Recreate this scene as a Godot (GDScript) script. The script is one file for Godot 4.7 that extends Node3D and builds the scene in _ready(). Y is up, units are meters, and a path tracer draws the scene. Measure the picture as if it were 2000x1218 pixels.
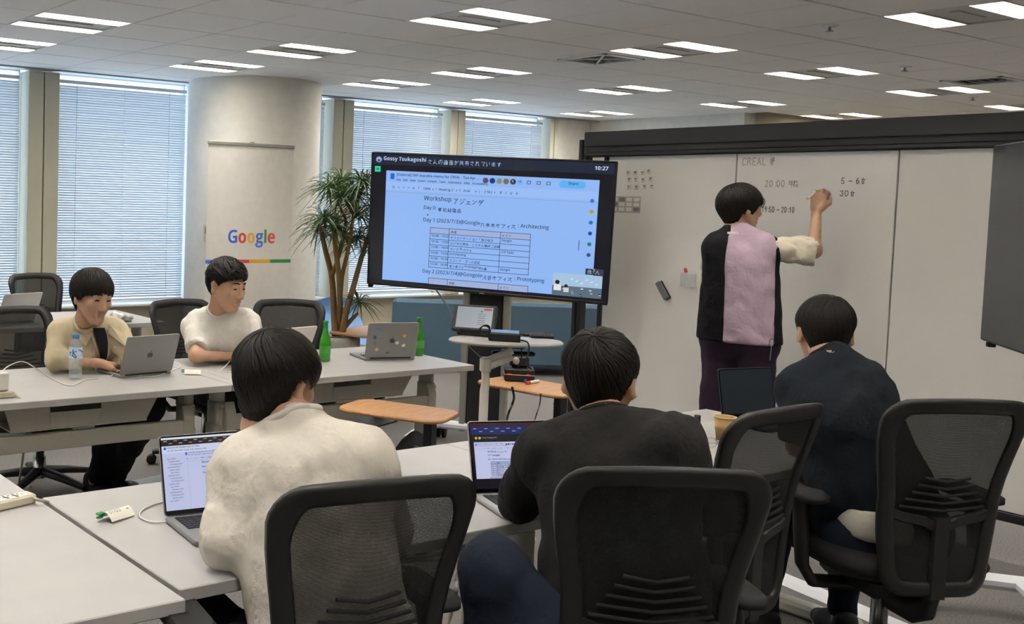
extends Node3D
# An office workshop: six people, two rows of desks, a screen on a stand, a whiteboard wall, window blinds.
# World: metres, y up, camera above the origin. Ceiling grid, desks, window wall and whiteboard all follow the x and z axes.
const F := 2083.19
const CX := 483.35
const CY := 514.96
const EYE := Vector3(0, 1.57, 0)
const CEIL := 2.6525
const DESK := 0.72
const LAMP_POWER := 0.55
const SKY := 1.3
const EXPOSURE := 2.65
var cam_basis: Basis
var used := {}
var M := {}
var font: SystemFont
var bold: SystemFont
var font_file: SystemFont
var rng := RandomNumberGenerator.new()

# ---------- pixel of the photograph -> point in the room
func ray(x: float, y: float) -> Vector3:
	return cam_basis * Vector3((x - CX) / F, -(y - CY) / F, -1.0)
func at_y(x: float, y: float, h: float) -> Vector3:
	var d := ray(x, y)
	return EYE + d * ((h - EYE.y) / d.y)
func at_z(x: float, y: float, z: float) -> Vector3:
	var d := ray(x, y)
	return EYE + d * (z / d.z)
func at_x(x: float, y: float, wx: float) -> Vector3:
	var d := ray(x, y)
	return EYE + d * (wx / d.x)
func at_d(x: float, y: float, depth: float) -> Vector3:
	return EYE + ray(x, y) * depth

# ---------- naming and tagging
func numbered(n: String) -> String:
	if not used.has(n):
		used[n] = 0
		return n
	used[n] += 1
	return "%s_%03d" % [n, used[n]]
func tag(o: Node, label: String, category: String, group := "") -> void:
	o.set_meta("label", label)
	o.set_meta("category", category)
	if group != "":
		o.set_meta("group", group)
func thing(called: String, label: String, category: String, at := Vector3.ZERO, turn := 0.0, group := "") -> Node3D:
	var o := Node3D.new()
	o.name = numbered(called)
	add_child(o)
	o.position = at
	o.rotation.y = turn
	tag(o, label, category, group)
	return o
func dup(src: Node3D, at: Vector3, turn: float, label: String, group := "") -> Node3D:
	var r: Node3D = src.duplicate()
	var base := String(src.name)
	r.name = numbered(base)
	add_child(r)
	r.position = at
	r.rotation.y = turn
	r.set_meta("label", label)
	if group != "":
		r.set_meta("group", group)
	return r
func mi(called: String, mesh: Mesh, m: Material, parent: Node = null) -> MeshInstance3D:
	var o := MeshInstance3D.new()
	o.name = called if parent != null else numbered(called)
	o.mesh = mesh
	o.material_override = m
	if parent == null:
		add_child(o)
	else:
		parent.add_child(o, true)
	return o
func obj(called: String, st: SurfaceTool, m: Material, parent: Node = null) -> MeshInstance3D:
	st.generate_normals()
	return mi(called, st.commit(), m, parent)
func structure(called: String, st: SurfaceTool, m: Material, parent: Node = null) -> MeshInstance3D:
	var o := obj(called, st, m, parent)
	if parent == null:
		o.set_meta("kind", "structure")
	return o
func part_label(o: Node, label: String) -> void:
	o.set_meta("label", label)

# ---------- materials
func noise_tex(freq: float, a: Color, b: Color, size := 256, normal := false, kind := FastNoiseLite.TYPE_SIMPLEX_SMOOTH) -> NoiseTexture2D:
	var n := FastNoiseLite.new()
	n.seed = 7
	n.noise_type = kind
	n.frequency = freq
	n.fractal_octaves = 3
	var t := NoiseTexture2D.new()
	t.width = size
	t.height = size
	t.seamless = true
	t.noise = n
	if normal:
		t.as_normal_map = true
		t.bump_strength = 4.0
	else:
		var g := Gradient.new()
		g.set_color(0, a)
		g.set_color(1, b)
		t.color_ramp = g
	return t
func mat(key: String, c: Color, rough := 0.6, metal := 0.0, spec := 0.5) -> StandardMaterial3D:
	if M.has(key):
		return M[key]
	var m := StandardMaterial3D.new()
	m.resource_name = key
	m.albedo_color = c
	m.roughness = rough
	m.metallic = metal
	m.metallic_specular = spec
	M[key] = m
	return m
func grain(m: StandardMaterial3D, t: Texture2D, s: Vector3, world := false) -> StandardMaterial3D:
	m.albedo_texture = t
	m.uv1_triplanar = true
	m.uv1_world_triplanar = world
	m.uv1_scale = s
	return m
func bumpy(m: StandardMaterial3D, t: Texture2D, cm: float) -> StandardMaterial3D:
	m.heightmap_enabled = true
	m.heightmap_texture = t
	m.heightmap_scale = cm
	return m
func glow(key: String, c: Color, energy: float) -> StandardMaterial3D:
	var m := mat(key, Color(0.9, 0.9, 0.9), 0.6)
	m.emission_enabled = true
	m.emission = c
	m.emission_energy_multiplier = energy
	return m

# ---------- mesh building
func S() -> SurfaceTool:
	var st := SurfaceTool.new()
	st.begin(Mesh.PRIMITIVE_TRIANGLES)
	st.set_smooth_group(-1)
	return st
func tri(st: SurfaceTool, a: Vector3, b: Vector3, c: Vector3) -> void:
	st.add_vertex(a)
	st.add_vertex(b)
	st.add_vertex(c)
func tri_out(st: SurfaceTool, a: Vector3, b: Vector3, c: Vector3, ctr: Vector3) -> void:
	if (b - a).cross(c - a).dot((a + b + c) / 3.0 - ctr) > 0.0:
		tri(st, a, c, b)
	else:
		tri(st, a, b, c)
func quad(st: SurfaceTool, a: Vector3, b: Vector3, c: Vector3, d: Vector3) -> void:
	tri(st, a, b, c)
	tri(st, a, c, d)
func quad_out(st: SurfaceTool, a: Vector3, b: Vector3, c: Vector3, d: Vector3, ctr: Vector3) -> void:
	if (b - a).cross(c - a).dot((a + b + c + d) / 4.0 - ctr) > 0.0:
		quad(st, a, d, c, b)
	else:
		quad(st, a, b, c, d)
func box(st: SurfaceTool, c: Vector3, s: Vector3, bev := 0.0, B := Basis()) -> void:
	var h := s / 2.0
	if bev <= 0.0:
		for ax in 3:
			var u := (ax + 1) % 3
			var v := (ax + 2) % 3
			for sg in [-1.0, 1.0]:
				var p := []
				for k in [[-1, -1], [1, -1], [1, 1], [-1, 1]]:
					var q := Vector3()
					q[ax] = h[ax] * sg
					q[u] = h[u] * k[0]
					q[v] = h[v] * k[1]
					p.append(c + B * q)
				quad_out(st, p[0], p[1], p[2], p[3], c)
		return
	bev = minf(bev, minf(h.x, minf(h.y, h.z)) * 0.95)
	var P := {}
	for sx in [-1, 1]:
		for sy in [-1, 1]:
			for sz in [-1, 1]:
				for t in 3:
					var q := Vector3(sx * (h.x - bev), sy * (h.y - bev), sz * (h.z - bev))
					q[t] = [sx, sy, sz][t] * h[t]
					P[Vector4i(sx, sy, sz, t)] = c + B * q
	for ax in 3:
		var u := (ax + 1) % 3
		var v := (ax + 2) % 3
		for sg in [-1, 1]:
			var p := []
			for k in [[-1, -1], [1, -1], [1, 1], [-1, 1]]:
				var key := Vector4i(0, 0, 0, ax)
				key[ax] = sg
				key[u] = k[0]
				key[v] = k[1]
				p.append(P[key])
			quad_out(st, p[0], p[1], p[2], p[3], c)
		for su in [-1, 1]:
			for sv in [-1, 1]:
				var k1 := Vector4i(0, 0, 0, u)
				k1[u] = su
				k1[v] = sv
				var k2 := k1
				k2[3] = v
				k1[ax] = -1
				k2[ax] = -1
				var k3 := k2
				var k4 := k1
				k3[ax] = 1
				k4[ax] = 1
				quad_out(st, P[k1], P[k2], P[k3], P[k4], c)
	for sx in [-1, 1]:
		for sy in [-1, 1]:
			for sz in [-1, 1]:
				tri_out(st, P[Vector4i(sx, sy, sz, 0)], P[Vector4i(sx, sy, sz, 1)], P[Vector4i(sx, sy, sz, 2)], c)
func tube(st: SurfaceTool, pts: Array, r, n := 8, cap := true, closed := false, flat := 1.0) -> void:
	var cnt := pts.size()
	var up := Vector3.ZERO
	var rings := []
	for i in cnt:
		var t: Vector3
		if closed:
			t = (pts[(i + 1) % cnt] - pts[(i - 1 + cnt) % cnt])
		else:
			t = pts[mini(i + 1, cnt - 1)] - pts[maxi(i - 1, 0)]
		t = t.normalized()
		if i == 0:
			up = Vector3.UP if absf(t.y) < 0.95 else Vector3.RIGHT
		up = (up - t * up.dot(t)).normalized()
		var side := t.cross(up).normalized()
		var rad: float = r[i] if r is Array else r
		var ring := []
		for k in n:
			var a := TAU * k / n
			ring.append(pts[i] + (side * cos(a) + up * sin(a) * flat) * rad)
		rings.append(ring)
	if closed:
		rings.append(rings[0])
	st.set_smooth_group(0)
	for i in rings.size() - 1:
		for k in n:
			var k2 := (k + 1) % n
			quad(st, rings[i][k], rings[i][k2], rings[i + 1][k2], rings[i + 1][k])
	st.set_smooth_group(-1)
	if cap and not closed:
		for k in range(1, n - 1):
			tri(st, rings[0][0], rings[0][k + 1], rings[0][k])
			tri(st, rings[-1][0], rings[-1][k], rings[-1][k + 1])
func smooth_path(pts: Array, sub := 6) -> Array:
	var c := Curve3D.new()
	for i in pts.size():
		var t: Vector3 = (pts[mini(i + 1, pts.size() - 1)] - pts[maxi(i - 1, 0)]) / 6.0
		c.add_point(pts[i], -t, t)
	var out := []
	for i in pts.size() - 1:
		for k in sub:
			out.append(c.sample(i, float(k) / sub))
	out.append(pts[-1])
	return out
func lathe(st: SurfaceTool, prof: Array, n := 20, T := Transform3D()) -> void:
	st.set_smooth_group(0)
	for i in prof.size() - 1:
		var a: Vector2 = prof[i]
		var b: Vector2 = prof[i + 1]
		for k in n:
			var t0 := TAU * k / n
			var t1 := TAU * (k + 1) / n
			var p0 := T * Vector3(a.x * cos(t0), a.y, a.x * sin(t0))
			var p1 := T * Vector3(a.x * cos(t1), a.y, a.x * sin(t1))
			var p2 := T * Vector3(b.x * cos(t1), b.y, b.x * sin(t1))
			var p3 := T * Vector3(b.x * cos(t0), b.y, b.x * sin(t0))
			if a.x > 1e-5:
				tri(st, p0, p1, p2)
			if b.x > 1e-5:
				tri(st, p0, p2, p3)
	st.set_smooth_group(-1)
func inset(poly: PackedVector2Array, d: float) -> PackedVector2Array:
	var out := PackedVector2Array()
	var n := poly.size()
	var area := 0.0
	for i in n:
		area += poly[i].cross(poly[(i + 1) % n])
	var sg := signf(area)
	for i in n:
		var e0 := (poly[i] - poly[(i - 1 + n) % n]).normalized()
		var e1 := (poly[(i + 1) % n] - poly[i]).normalized()
		var n0 := Vector2(-e0.y, e0.x) * sg
		var n1 := Vector2(-e1.y, e1.x) * sg
		var m := (n0 + n1)
		if m.length() < 1e-4:
			m = n0
		m = m.normalized()
		out.append(poly[i] + m * d / maxf(0.35, m.dot(n0)))
	return out
func prism(st: SurfaceTool, poly: PackedVector2Array, z0: float, z1: float, T := Transform3D(), bev := 0.0, smooth := true) -> void:
	var n := poly.size()
	var levels := [[poly, z0], [poly, z1]]
	if bev > 0.0:
		var ins := inset(poly, bev)
		levels = [[ins, z0], [poly, z0 + bev], [poly, z1 - bev], [ins, z1]]
	if smooth:
		st.set_smooth_group(1)
	var area := 0.0
	for i in n:
		area += poly[i].cross(poly[(i + 1) % n])
	for l in levels.size() - 1:
		var A: PackedVector2Array = levels[l][0]
		var B: PackedVector2Array = levels[l + 1][0]
		for i in n:
			var j := (i + 1) % n
			var a := T * Vector3(A[i].x, A[i].y, levels[l][1])
			var b := T * Vector3(A[j].x, A[j].y, levels[l][1])
			var c := T * Vector3(B[j].x, B[j].y, levels[l + 1][1])
			var d := T * Vector3(B[i].x, B[i].y, levels[l + 1][1])
			if area > 0.0:
				quad(st, a, d, c, b)
			else:
				quad(st, a, b, c, d)
	st.set_smooth_group(-1)
	for e in [0, levels.size() - 1]:
		var A: PackedVector2Array = levels[e][0]
		var z: float = levels[e][1]
		var ids := Geometry2D.triangulate_polygon(A)
		for k in range(0, ids.size(), 3):
			var a := T * Vector3(A[ids[k]].x, A[ids[k]].y, z)
			var b := T * Vector3(A[ids[k + 1]].x, A[ids[k + 1]].y, z)
			var c := T * Vector3(A[ids[k + 2]].x, A[ids[k + 2]].y, z)
			tri_out(st, a, b, c, (a + b + c) / 3.0 - (T.basis.z * (1.0 if e > 0 else -1.0)))
func round_rect(w: float, h: float, r: float, seg := 5) -> PackedVector2Array:
	var p := PackedVector2Array()
	for q in 4:
		var cx: float = [1, -1, -1, 1][q] * (w / 2 - r)
		var cy: float = [1, 1, -1, -1][q] * (h / 2 - r)
		for k in seg + 1:
			var a := PI / 2 * (q + float(k) / seg)
			p.append(Vector2(cx + r * cos(a), cy + r * sin(a)))
	return p
func loft(st: SurfaceTool, rings: Array, cap := true, smooth := true) -> void:
	if smooth:
		st.set_smooth_group(0)
	var n: int = rings[0].size()
	for i in rings.size() - 1:
		for k in n:
			var k2 := (k + 1) % n
			quad(st, rings[i][k], rings[i][k2], rings[i + 1][k2], rings[i + 1][k])
	st.set_smooth_group(-1)
	if cap:
		for e in [0, rings.size() - 1]:
			var c := Vector3.ZERO
			for p in rings[e]:
				c += p / n
			for k in n:
				if e == 0:
					tri(st, c, rings[e][(k + 1) % n], rings[e][k])
				else:
					tri(st, c, rings[e][k], rings[e][(k + 1) % n])
func uv_quad(a: Vector3, b: Vector3, c: Vector3, d: Vector3) -> SurfaceTool:
	# a top-left, b top-right, c bottom-right, d bottom-left
	var st := S()
	for e in [[a, 0, 0], [b, 1, 0], [c, 1, 1], [a, 0, 0], [c, 1, 1], [d, 0, 1]]:
		st.set_uv(Vector2(e[1], e[2]))
		st.add_vertex(e[0])
	return st
func text_mesh(s: String, h: float, f: Font, depth := 0.0) -> TextMesh:
	var t := TextMesh.new()
	t.font = f
	t.text = s
	t.font_size = 64
	t.pixel_size = h / 64.0
	t.depth = depth
	t.curve_step = 2.0
	return t

# ---------- flat print: stroke glyphs (pairs of digits on a 0..9 grid) and a small rasteriser for screens
const GLYPH := {
	"さ": "1373 4154 5465 2637 3769", "ん": "4119 1946 4656 5668 6889", "の": "5138 3818 1814 1441 4171 7186 8669", "が": "1353 3129 4353 5356 5639 6375 8193", "れ": "2129 1343 3318 2542 4262 6268 6889",
	"て": "1282 8256 5658 5879", "い": "1216 1629 2937 6276", "ま": "1373 1575 4148 4828 2817 4878", "す": "1383 5156 5637 3735 3555 5549", "と": "3144 7325 2528 2878", "り": "2126 6167 6749", "ご": "2262 2828 2888 7081 8092",
	"ア": "1171 7154 4347 4729", "ジ": "2132 1424 1938 3874 6172 8091", "ェ": "2474 4448 1888", "ン": "1233 1837 3782", "ダ": "3115 2272 7229 3465 7081 8192", "オ": "1383 5159 5216", "フ": "1282 8256 5639", "ィ": "7326 5459", "ス": "1272 7218 5689",
	"メ": "7119 2468", "イ": "7125 5459", "リ": "2126 7176 7649", "エ": "2272 5258 1888", "テ": "2272 1484 5447 4739", "ー": "1585", "シ": "2132 1424 1938 3874", "ョ": "2373 7379 2676 2979", "ビ": "2128 2888 2574 7081 8092", "ネ": "5152 1383 8316 5459 5678",
	"ム": "5117 1787 6578", "ラ": "2272 1484 8449", "チ": "7122 1585 5257 5739", "カ": "1383 8379 5219", "コ": "2272 7278 1878", "プ": "1272 7246 4639 8081", "ゴ": "2272 7278 1878 7081 8092", "ル": "3135 3519 6168 6886", "・": "4555 5545",
	"事": "1282 5159 2363 6365 6525 2523 1686 2767 5949", "前": "2132 7162 1383 2529 2545 4549 2747 6567 8589 8979", "勉": "3114 1444 1447 1747 4744 4719 4749 6383 8389 8979 7169", "強": "1131 3133 3313 1317 1737 3739 6143 4383 4585 8587 8747 4745 6169 4989",
	"会": "5114 5184 3464 1686 4619 1979 6689", "六": "5152 1383 3519 6589", "本": "1383 5159 5217 5287 3676", "木": "1383 5159 5317 5387", "渋": "1122 1424 1928 6165 6282 4585 4647 8687 5869 7989", "谷": "3113 6183 5216 5286 3666 6669 6939 3936",
	"内": "2329 2383 8389 5153 5337 5377", "容": "5152 1213 1282 8283 3324 6374 5417 5487 3767 6769 6939 3937", "自": "5142 2282 8289 8929 2922 2484 2686", "己": "1282 8285 8525 2528 2888", "紹": "3114 1434 3417 1737 3739 5282 8256 5686 8689 8959 5956", "介": "5115 5185 4539 6569",
	"要": "1181 2282 2224 8284 2484 1686 4619 6689", "件": "3115 2529 5142 4383 3686 6169", "構": "1343 3139 3317 4383 5154 7174 4484 5559 5585 8589 5787", "成": "1383 1319 1646 4648 5187 8786 8149", "説": "1333 1535 1737 1939 5152 7172 5383 8386 8656 5653 5639 7679 7989", "明": "1232 3238 3818 1812 1535 5282 8289 5249 5484 5686",
	"設": "1333 1535 1737 1939 5154 7174 5282 5686 8649 5689", "定": "5152 1213 1282 8283 2474 5459 5777 3619 2989", "振": "1343 3139 5282 5249 5474 5686 6659 6689", "返": "1223 1535 3518 1889 4282 4247 5474 7447 5477", "計": "1333 1535 1737 1939 5484 6169", "画": "1282 5157 3474 7478 7838 3834 3676 1419 1989 8984",
	"面": "1282 5142 2484 8489 8929 2924 4449 6469 4666", "共": "3136 6166 1383 1686 3719 6789", "有": "1282 5116 3439 3474 7479 3676", "他": "3115 2529 4473 7376 5158 5888", "人": "5119 5489", "様": "1343 3139 3317 5162 8172 5383 5484 4585 6159", "台": "5124 2474 6384 3666 6669 6939 3936",
	"等": "2114 2242 6154 6282 1484 2676 1686 6569", "始": "2117 1737 1343 3119 6153 5383 5686 8689 8959 5956", "水": "5159 1434 3418 8354 5489",
	"0": "4121 2113 1316 1629 2949 4966 6663 6341", "1": "2341 4149", "2": "1331 3151 5163 6319 1969", "3": "1251 5163 6345 4566 6659 5929 2917", "5": "6121 2115 1545 4567 6759 5929 2918", "6": "5123 2316 1629 2949 4967 6755 5525 2516", "9": "6341 4121 2113 1335 3555 5563 6358 5839",
	":": "4344 4748", "~": "1635 3556 5675", "C": "7231 3113 1316 1629 2949 4978", "R": "1119 1151 5163 6345 4515 4579", "E": "7121 2129 2979 2565", "A": "1941 4179 2666", "L": "2129 2979",
}
func draw_line(im: Image, a: Vector2, b: Vector2, w: float, c: Color) -> void:
	var lo := Vector2(minf(a.x, b.x), minf(a.y, b.y)) - Vector2.ONE * (w + 1)
	var hi := Vector2(maxf(a.x, b.x), maxf(a.y, b.y)) + Vector2.ONE * (w + 1)
	var ba := b - a
	var l2 := maxf(ba.length_squared(), 1e-4)
	for y in range(maxi(0, int(lo.y)), mini(im.get_height(), int(hi.y) + 1)):
		for x in range(maxi(0, int(lo.x)), mini(im.get_width(), int(hi.x) + 1)):
			var p := Vector2(x + 0.5, y + 0.5) - a
			var t := clampf(p.dot(ba) / l2, 0, 1)
			var cov := clampf(w / 2 + 0.5 - (p - ba * t).length(), 0, 1)
			if cov > 0.01:
				im.set_pixel(x, y, im.get_pixel(x, y).lerp(c, cov))
func disc(im: Image, ctr: Vector2, r: float, c: Color) -> void:
	for y in range(maxi(0, int(ctr.y - r)), mini(im.get_height(), int(ctr.y + r) + 2)):
		for x in range(maxi(0, int(ctr.x - r)), mini(im.get_width(), int(ctr.x + r) + 2)):
			var cov := clampf(r + 0.5 - (Vector2(x + 0.5, y + 0.5) - ctr).length(), 0, 1)
			if cov > 0.01:
				im.set_pixel(x, y, im.get_pixel(x, y).lerp(c, cov))
func glyph_lines(ch: String) -> Array:
	var out := []
	for s in GLYPH[ch].split(" "):
		out.append([Vector2(int(s[0]), int(s[1])), Vector2(int(s[2]), int(s[3]))])
	return out
func latin(im: Image, x: float, y: float, size: float, s: String, c: Color, f: Font) -> float:
	var tm := text_mesh(s, size, f)
	tm.horizontal_alignment = HORIZONTAL_ALIGNMENT_LEFT
	tm.vertical_alignment = VERTICAL_ALIGNMENT_BOTTOM
	var ar := tm.get_mesh_arrays()
	var w := f.get_string_size(s, HORIZONTAL_ALIGNMENT_LEFT, -1, 64).x * size / 64.0
	var vs: PackedVector3Array = ar[Mesh.ARRAY_VERTEX]
	if vs.is_empty():
		return w
	var ids: PackedInt32Array = ar[Mesh.ARRAY_INDEX] if ar[Mesh.ARRAY_INDEX] != null else PackedInt32Array(range(vs.size()))
	var bw := int(w) + 8
	var bh := int(size * 1.6) + 4
	var cov := PackedFloat32Array()
	cov.resize(bw * bh)
	var minx := 0.0
	var base := size * 1.2
	var bot := tm.get_aabb().position.y
	for k in range(0, ids.size(), 3):
		var p := []
		for j in 3:
			var v := vs[ids[k + j]]
			p.append(Vector2(v.x - minx, base - v.y))
		var area: float = (p[1] - p[0]).cross(p[2] - p[0])
		if absf(area) < 1e-6:
			continue
		for yy in range(maxi(0, int(minf(p[0].y, minf(p[1].y, p[2].y)))), mini(bh, int(maxf(p[0].y, maxf(p[1].y, p[2].y))) + 1)):
			for xx in range(maxi(0, int(minf(p[0].x, minf(p[1].x, p[2].x)))), mini(bw, int(maxf(p[0].x, maxf(p[1].x, p[2].x))) + 1)):
				for q in 4:
					var sp := Vector2(xx + 0.25 + 0.5 * (q & 1), yy + 0.25 + 0.5 * (q >> 1))
					var e0: float = (p[1] - p[0]).cross(sp - p[0]) / area
					var e1: float = (p[2] - p[1]).cross(sp - p[1]) / area
					var e2: float = (p[0] - p[2]).cross(sp - p[2]) / area
					if e0 >= 0 and e1 >= 0 and e2 >= 0:
						cov[yy * bw + xx] += 0.25
	for yy in bh:
		var ty := int(y - base) + yy
		if ty < 0 or ty >= im.get_height():
			continue
		for xx in bw:
			var k := minf(1.0, cov[yy * bw + xx])
			var tx := int(x) + xx
			if k > 0.02 and tx >= 0 and tx < im.get_width():
				im.set_pixel(tx, ty, im.get_pixel(tx, ty).lerp(c, k))
	return w
func put_text(im: Image, x: float, y: float, size: float, s: String, c: Color, f: Font = null) -> float:
	# x, y = left end of the baseline
	if f == null:
		f = font
	var run := ""
	var at := x
	for i in s.length():
		var ch := s[i]
		if ch.unicode_at(0) > 255 and GLYPH.has(ch):
			if run != "":
				at += latin(im, at, y, size, run, c, f)
				run = ""
			for l in glyph_lines(ch):
				draw_line(im, Vector2(at, y - size * 0.82) + l[0] * size * 0.1, Vector2(at, y - size * 0.82) + l[1] * size * 0.1, maxf(1.0, size * 0.075), c)
			at += size
		else:
			run += ch
	if run != "":
		at += latin(im, at, y, size, run, c, f)
	return at
func screen_mat(key: String, im: Image, energy: float) -> StandardMaterial3D:
	var m := mat(key, Color(0.02, 0.02, 0.025), 0.25)
	m.emission_enabled = true
	m.emission = Color.WHITE
	m.emission_operator = BaseMaterial3D.EMISSION_OP_MULTIPLY
	m.emission_texture = ImageTexture.create_from_image(im)
	m.emission_energy_multiplier = energy
	return m
func doc_table(im: Image, x: float, y: float, rows: Array, cw: Array, rh: float, ts: float, ink: Color) -> void:
	var tw: float = cw[0] + cw[1] + cw[2]
	im.fill_rect(Rect2i(int(x), int(y), int(tw), int(rh)), Color("a3b4de"))
	for i in rows.size() + 1:
		draw_line(im, Vector2(x, y + i * rh), Vector2(x + tw, y + i * rh), 1.6, ink)
	var cx := x
	for j in 4:
		draw_line(im, Vector2(cx, y), Vector2(cx, y + rows.size() * rh), 1.6, ink)
		if j < 3:
			for i in rows.size():
				if rows[i][j] != "":
					put_text(im, cx + ts * 0.5, y + (i + 0.72) * rh, ts, rows[i][j], ink)
			cx += cw[j]
func doc_page(im: Image, X: float, Y: float, k: float, full: bool) -> void:
	# the shared document, drawn at (X, Y) with scale k; 1 unit = one pixel of a 1024-wide picture
	var ink := Color("1c2a4a")
	var P := func(x: float, y: float) -> Vector2: return Vector2(X + x * k, Y + y * k)
	var q: Vector2 = P.call(20, 12)
	im.fill_rect(Rect2i(int(q.x), int(q.y), int(18 * k), int(26 * k)), Color("2a66d9"))
	q = P.call(48, 26)
	put_text(im, q.x, q.y, 15.5 * k, "[External] TAP sharable memo for CREAL - Tue Apr ...", ink)
	q = P.call(48, 47)
	put_text(im, q.x, q.y, 12.5 * k, "File   Edit   View   Insert   Format   Tools   Extensions   Help   Accessibility", ink)
	var cols := [Color("6b4a6e"), Color("20407c"), Color("7a9a80"), Color("8a6a50"), Color("3c3c44"), Color("7db4f0")]
	for i in 6:
		disc(im, P.call(440 + i * 29, 24), 12 * k, cols[i])
	q = P.call(545, 30)
	put_text(im, q.x + 6 * k, q.y, 13 * k, "K", Color("e8ecf5"))
	q = P.call(574, 29)
	put_text(im, q.x + 2 * k, q.y, 12 * k, "+4", Color("1c4fae"))
	for i in 3:
		var c: Vector2 = P.call(622 + i * 40, 24)
		draw_line(im, c + Vector2(-7, -6) * k, c + Vector2(7, -6) * k, 2 * k, ink)
		draw_line(im, c + Vector2(7, -6) * k, c + Vector2(7, 6) * k, 2 * k, ink)
		draw_line(im, c + Vector2(7, 6) * k, c + Vector2(-7, 6) * k, 2 * k, ink)
		draw_line(im, c + Vector2(-7, 6) * k, c + Vector2(-7, -6) * k, 2 * k, ink)
	q = P.call(762, 8)
	im.fill_rect(Rect2i(int(q.x), int(q.y), int(74 * k), int(32 * k)), Color("62b4f7"))
	disc(im, P.call(762, 24), 16 * k, Color("62b4f7"))
	disc(im, P.call(836, 24), 16 * k, Color("62b4f7"))
	q = P.call(782, 30)
	put_text(im, q.x, q.y, 16 * k, "Share", Color("10326b"))
	q = P.call(30, 82)
	put_text(im, q.x, q.y, 14 * k, "Q    <    >    =    A    T    100%  v  |  Heading 2   v  |   Arial      v  |  -  [ 16 ]  +     B    I    U    A", ink)
	q = P.call(0, 94)
	im.fill_rect(Rect2i(int(q.x), int(q.y), int(900 * k), maxi(1, int(2 * k))), Color("8fa0cc"))
	q = P.call(175, 132)
	put_text(im, q.x, q.y, 27 * k, "Workshop アジェンダ", ink)
	q = P.call(175, 170)
	put_text(im, q.x, q.y, 21 * k, "Day 0: 事前勉強会", ink)
	disc(im, P.call(195, 190), 3 * k, ink)
	q = P.call(175, 226)
	put_text(im, q.x, q.y, 22 * k, "Day 1 (2023/7/3)@Google六本木オフィス : Architecting", ink)
	q = P.call(210, 246)
	doc_table(im, q.x, q.y, [["", "内容", "メイン"], ["10:00 - 10:30", "オリエンテーション / 自己紹介", "Google"], ["10:30 - 13:00", "ビジネス要件・システム構成ご説明", ""], ["13:00 - 14:00", "ランチ & カフェ", "27F Tado"], ["14:00 - 15:00", "Architecting", ""], ["15:00 - 15:30", "スコープ・ゴール設定", ""], ["15:30 - 16:00", "振り返りとPrototyping計画", "Google"]], [84 * k, 222 * k, 126 * k], 25.5 * k, 13.5 * k, ink)
	q = P.call(182, 458)
	put_text(im, q.x, q.y, 22 * k, "Day 2 (2023/7/4)@Googole渋谷オフィス : Prototyping", ink)
	if full:
		q = P.call(212, 474)
		doc_table(im, q.x, q.y, [["", "内容", "メイン"]], [84 * k, 222 * k, 126 * k], 28 * k, 13.5 * k, ink)
func tv_picture() -> Image:
	var im := Image.create(1024, 586, false, Image.FORMAT_RGB8)
	im.fill(Color("14161f"))
	im.fill_rect(Rect2i(0, 0, 1024, 46), Color("232a3c"))
	disc(im, Vector2(26, 24), 13, Color("9fb4d8"))
	disc(im, Vector2(26, 28), 6, Color("3a4a70"))
	put_text(im, 46, 32, 23, "Gossy Tsukagoshi さんの画面が共有されています", Color("c9dcff"), bold)
	put_text(im, 944, 36, 22, "10:27", Color("d5e6ff"), bold)
	im.fill_rect(Rect2i(9, 54, 26, 26), Color("35d3a5"))
	im.fill_rect(Rect2i(16, 62, 12, 9), Color("1f8f74"))
	im.fill_rect(Rect2i(62, 72, 906, 500), Color("93bbf8"))
	im.fill_rect(Rect2i(62, 122, 906, 36), Color("9cc1f9"))
	doc_page(im, 62, 72, 1.0, true)
	for i in 6:
		disc(im, Vector2(944, 160 + i * 46), 8, [Color("3b78d8"), Color("c79a2a"), Color("2f6fd6"), Color("1f4fb0"), Color("2f7f5a"), Color("44527a")][i])
	im.fill_rect(Rect2i(900, 330, 5, 44), Color("6f83b8"))
	# small self view: a bright room with a lit ceiling and two seated people
	im.fill_rect(Rect2i(806, 476, 200, 98), Color("a9c7e2"))
	im.fill_rect(Rect2i(806, 530, 200, 44), Color("5d6f80"))
	for i in 6:
		draw_line(im, Vector2(880 + i * 20, 500 + (i % 3) * 8), Vector2(888 + i * 20, 496 + (i % 3) * 8), 3, Color("f4f8ff"))
	for i in 26:
		im.fill_rect(Rect2i(812 + (i * 37) % 186, 534 + (i * 13) % 34, 10, 5), [Color("dfe7ee"), Color("20262e"), Color("8fa39a"), Color("36404c")][i % 4])
	disc(im, Vector2(826, 516), 9, Color("2a2320"))
	im.fill_rect(Rect2i(812, 526, 30, 26), Color("e6eaec"))
	disc(im, Vector2(862, 530), 7, Color("2a2320"))
	im.fill_rect(Rect2i(852, 537, 22, 20), Color("cfd6d8"))
	im.fill_rect(Rect2i(936, 448, 72, 26), Color("3a4152"))
	put_text(im, 944, 468, 20, "他7人", Color("e6edf8"))
	return im
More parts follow.
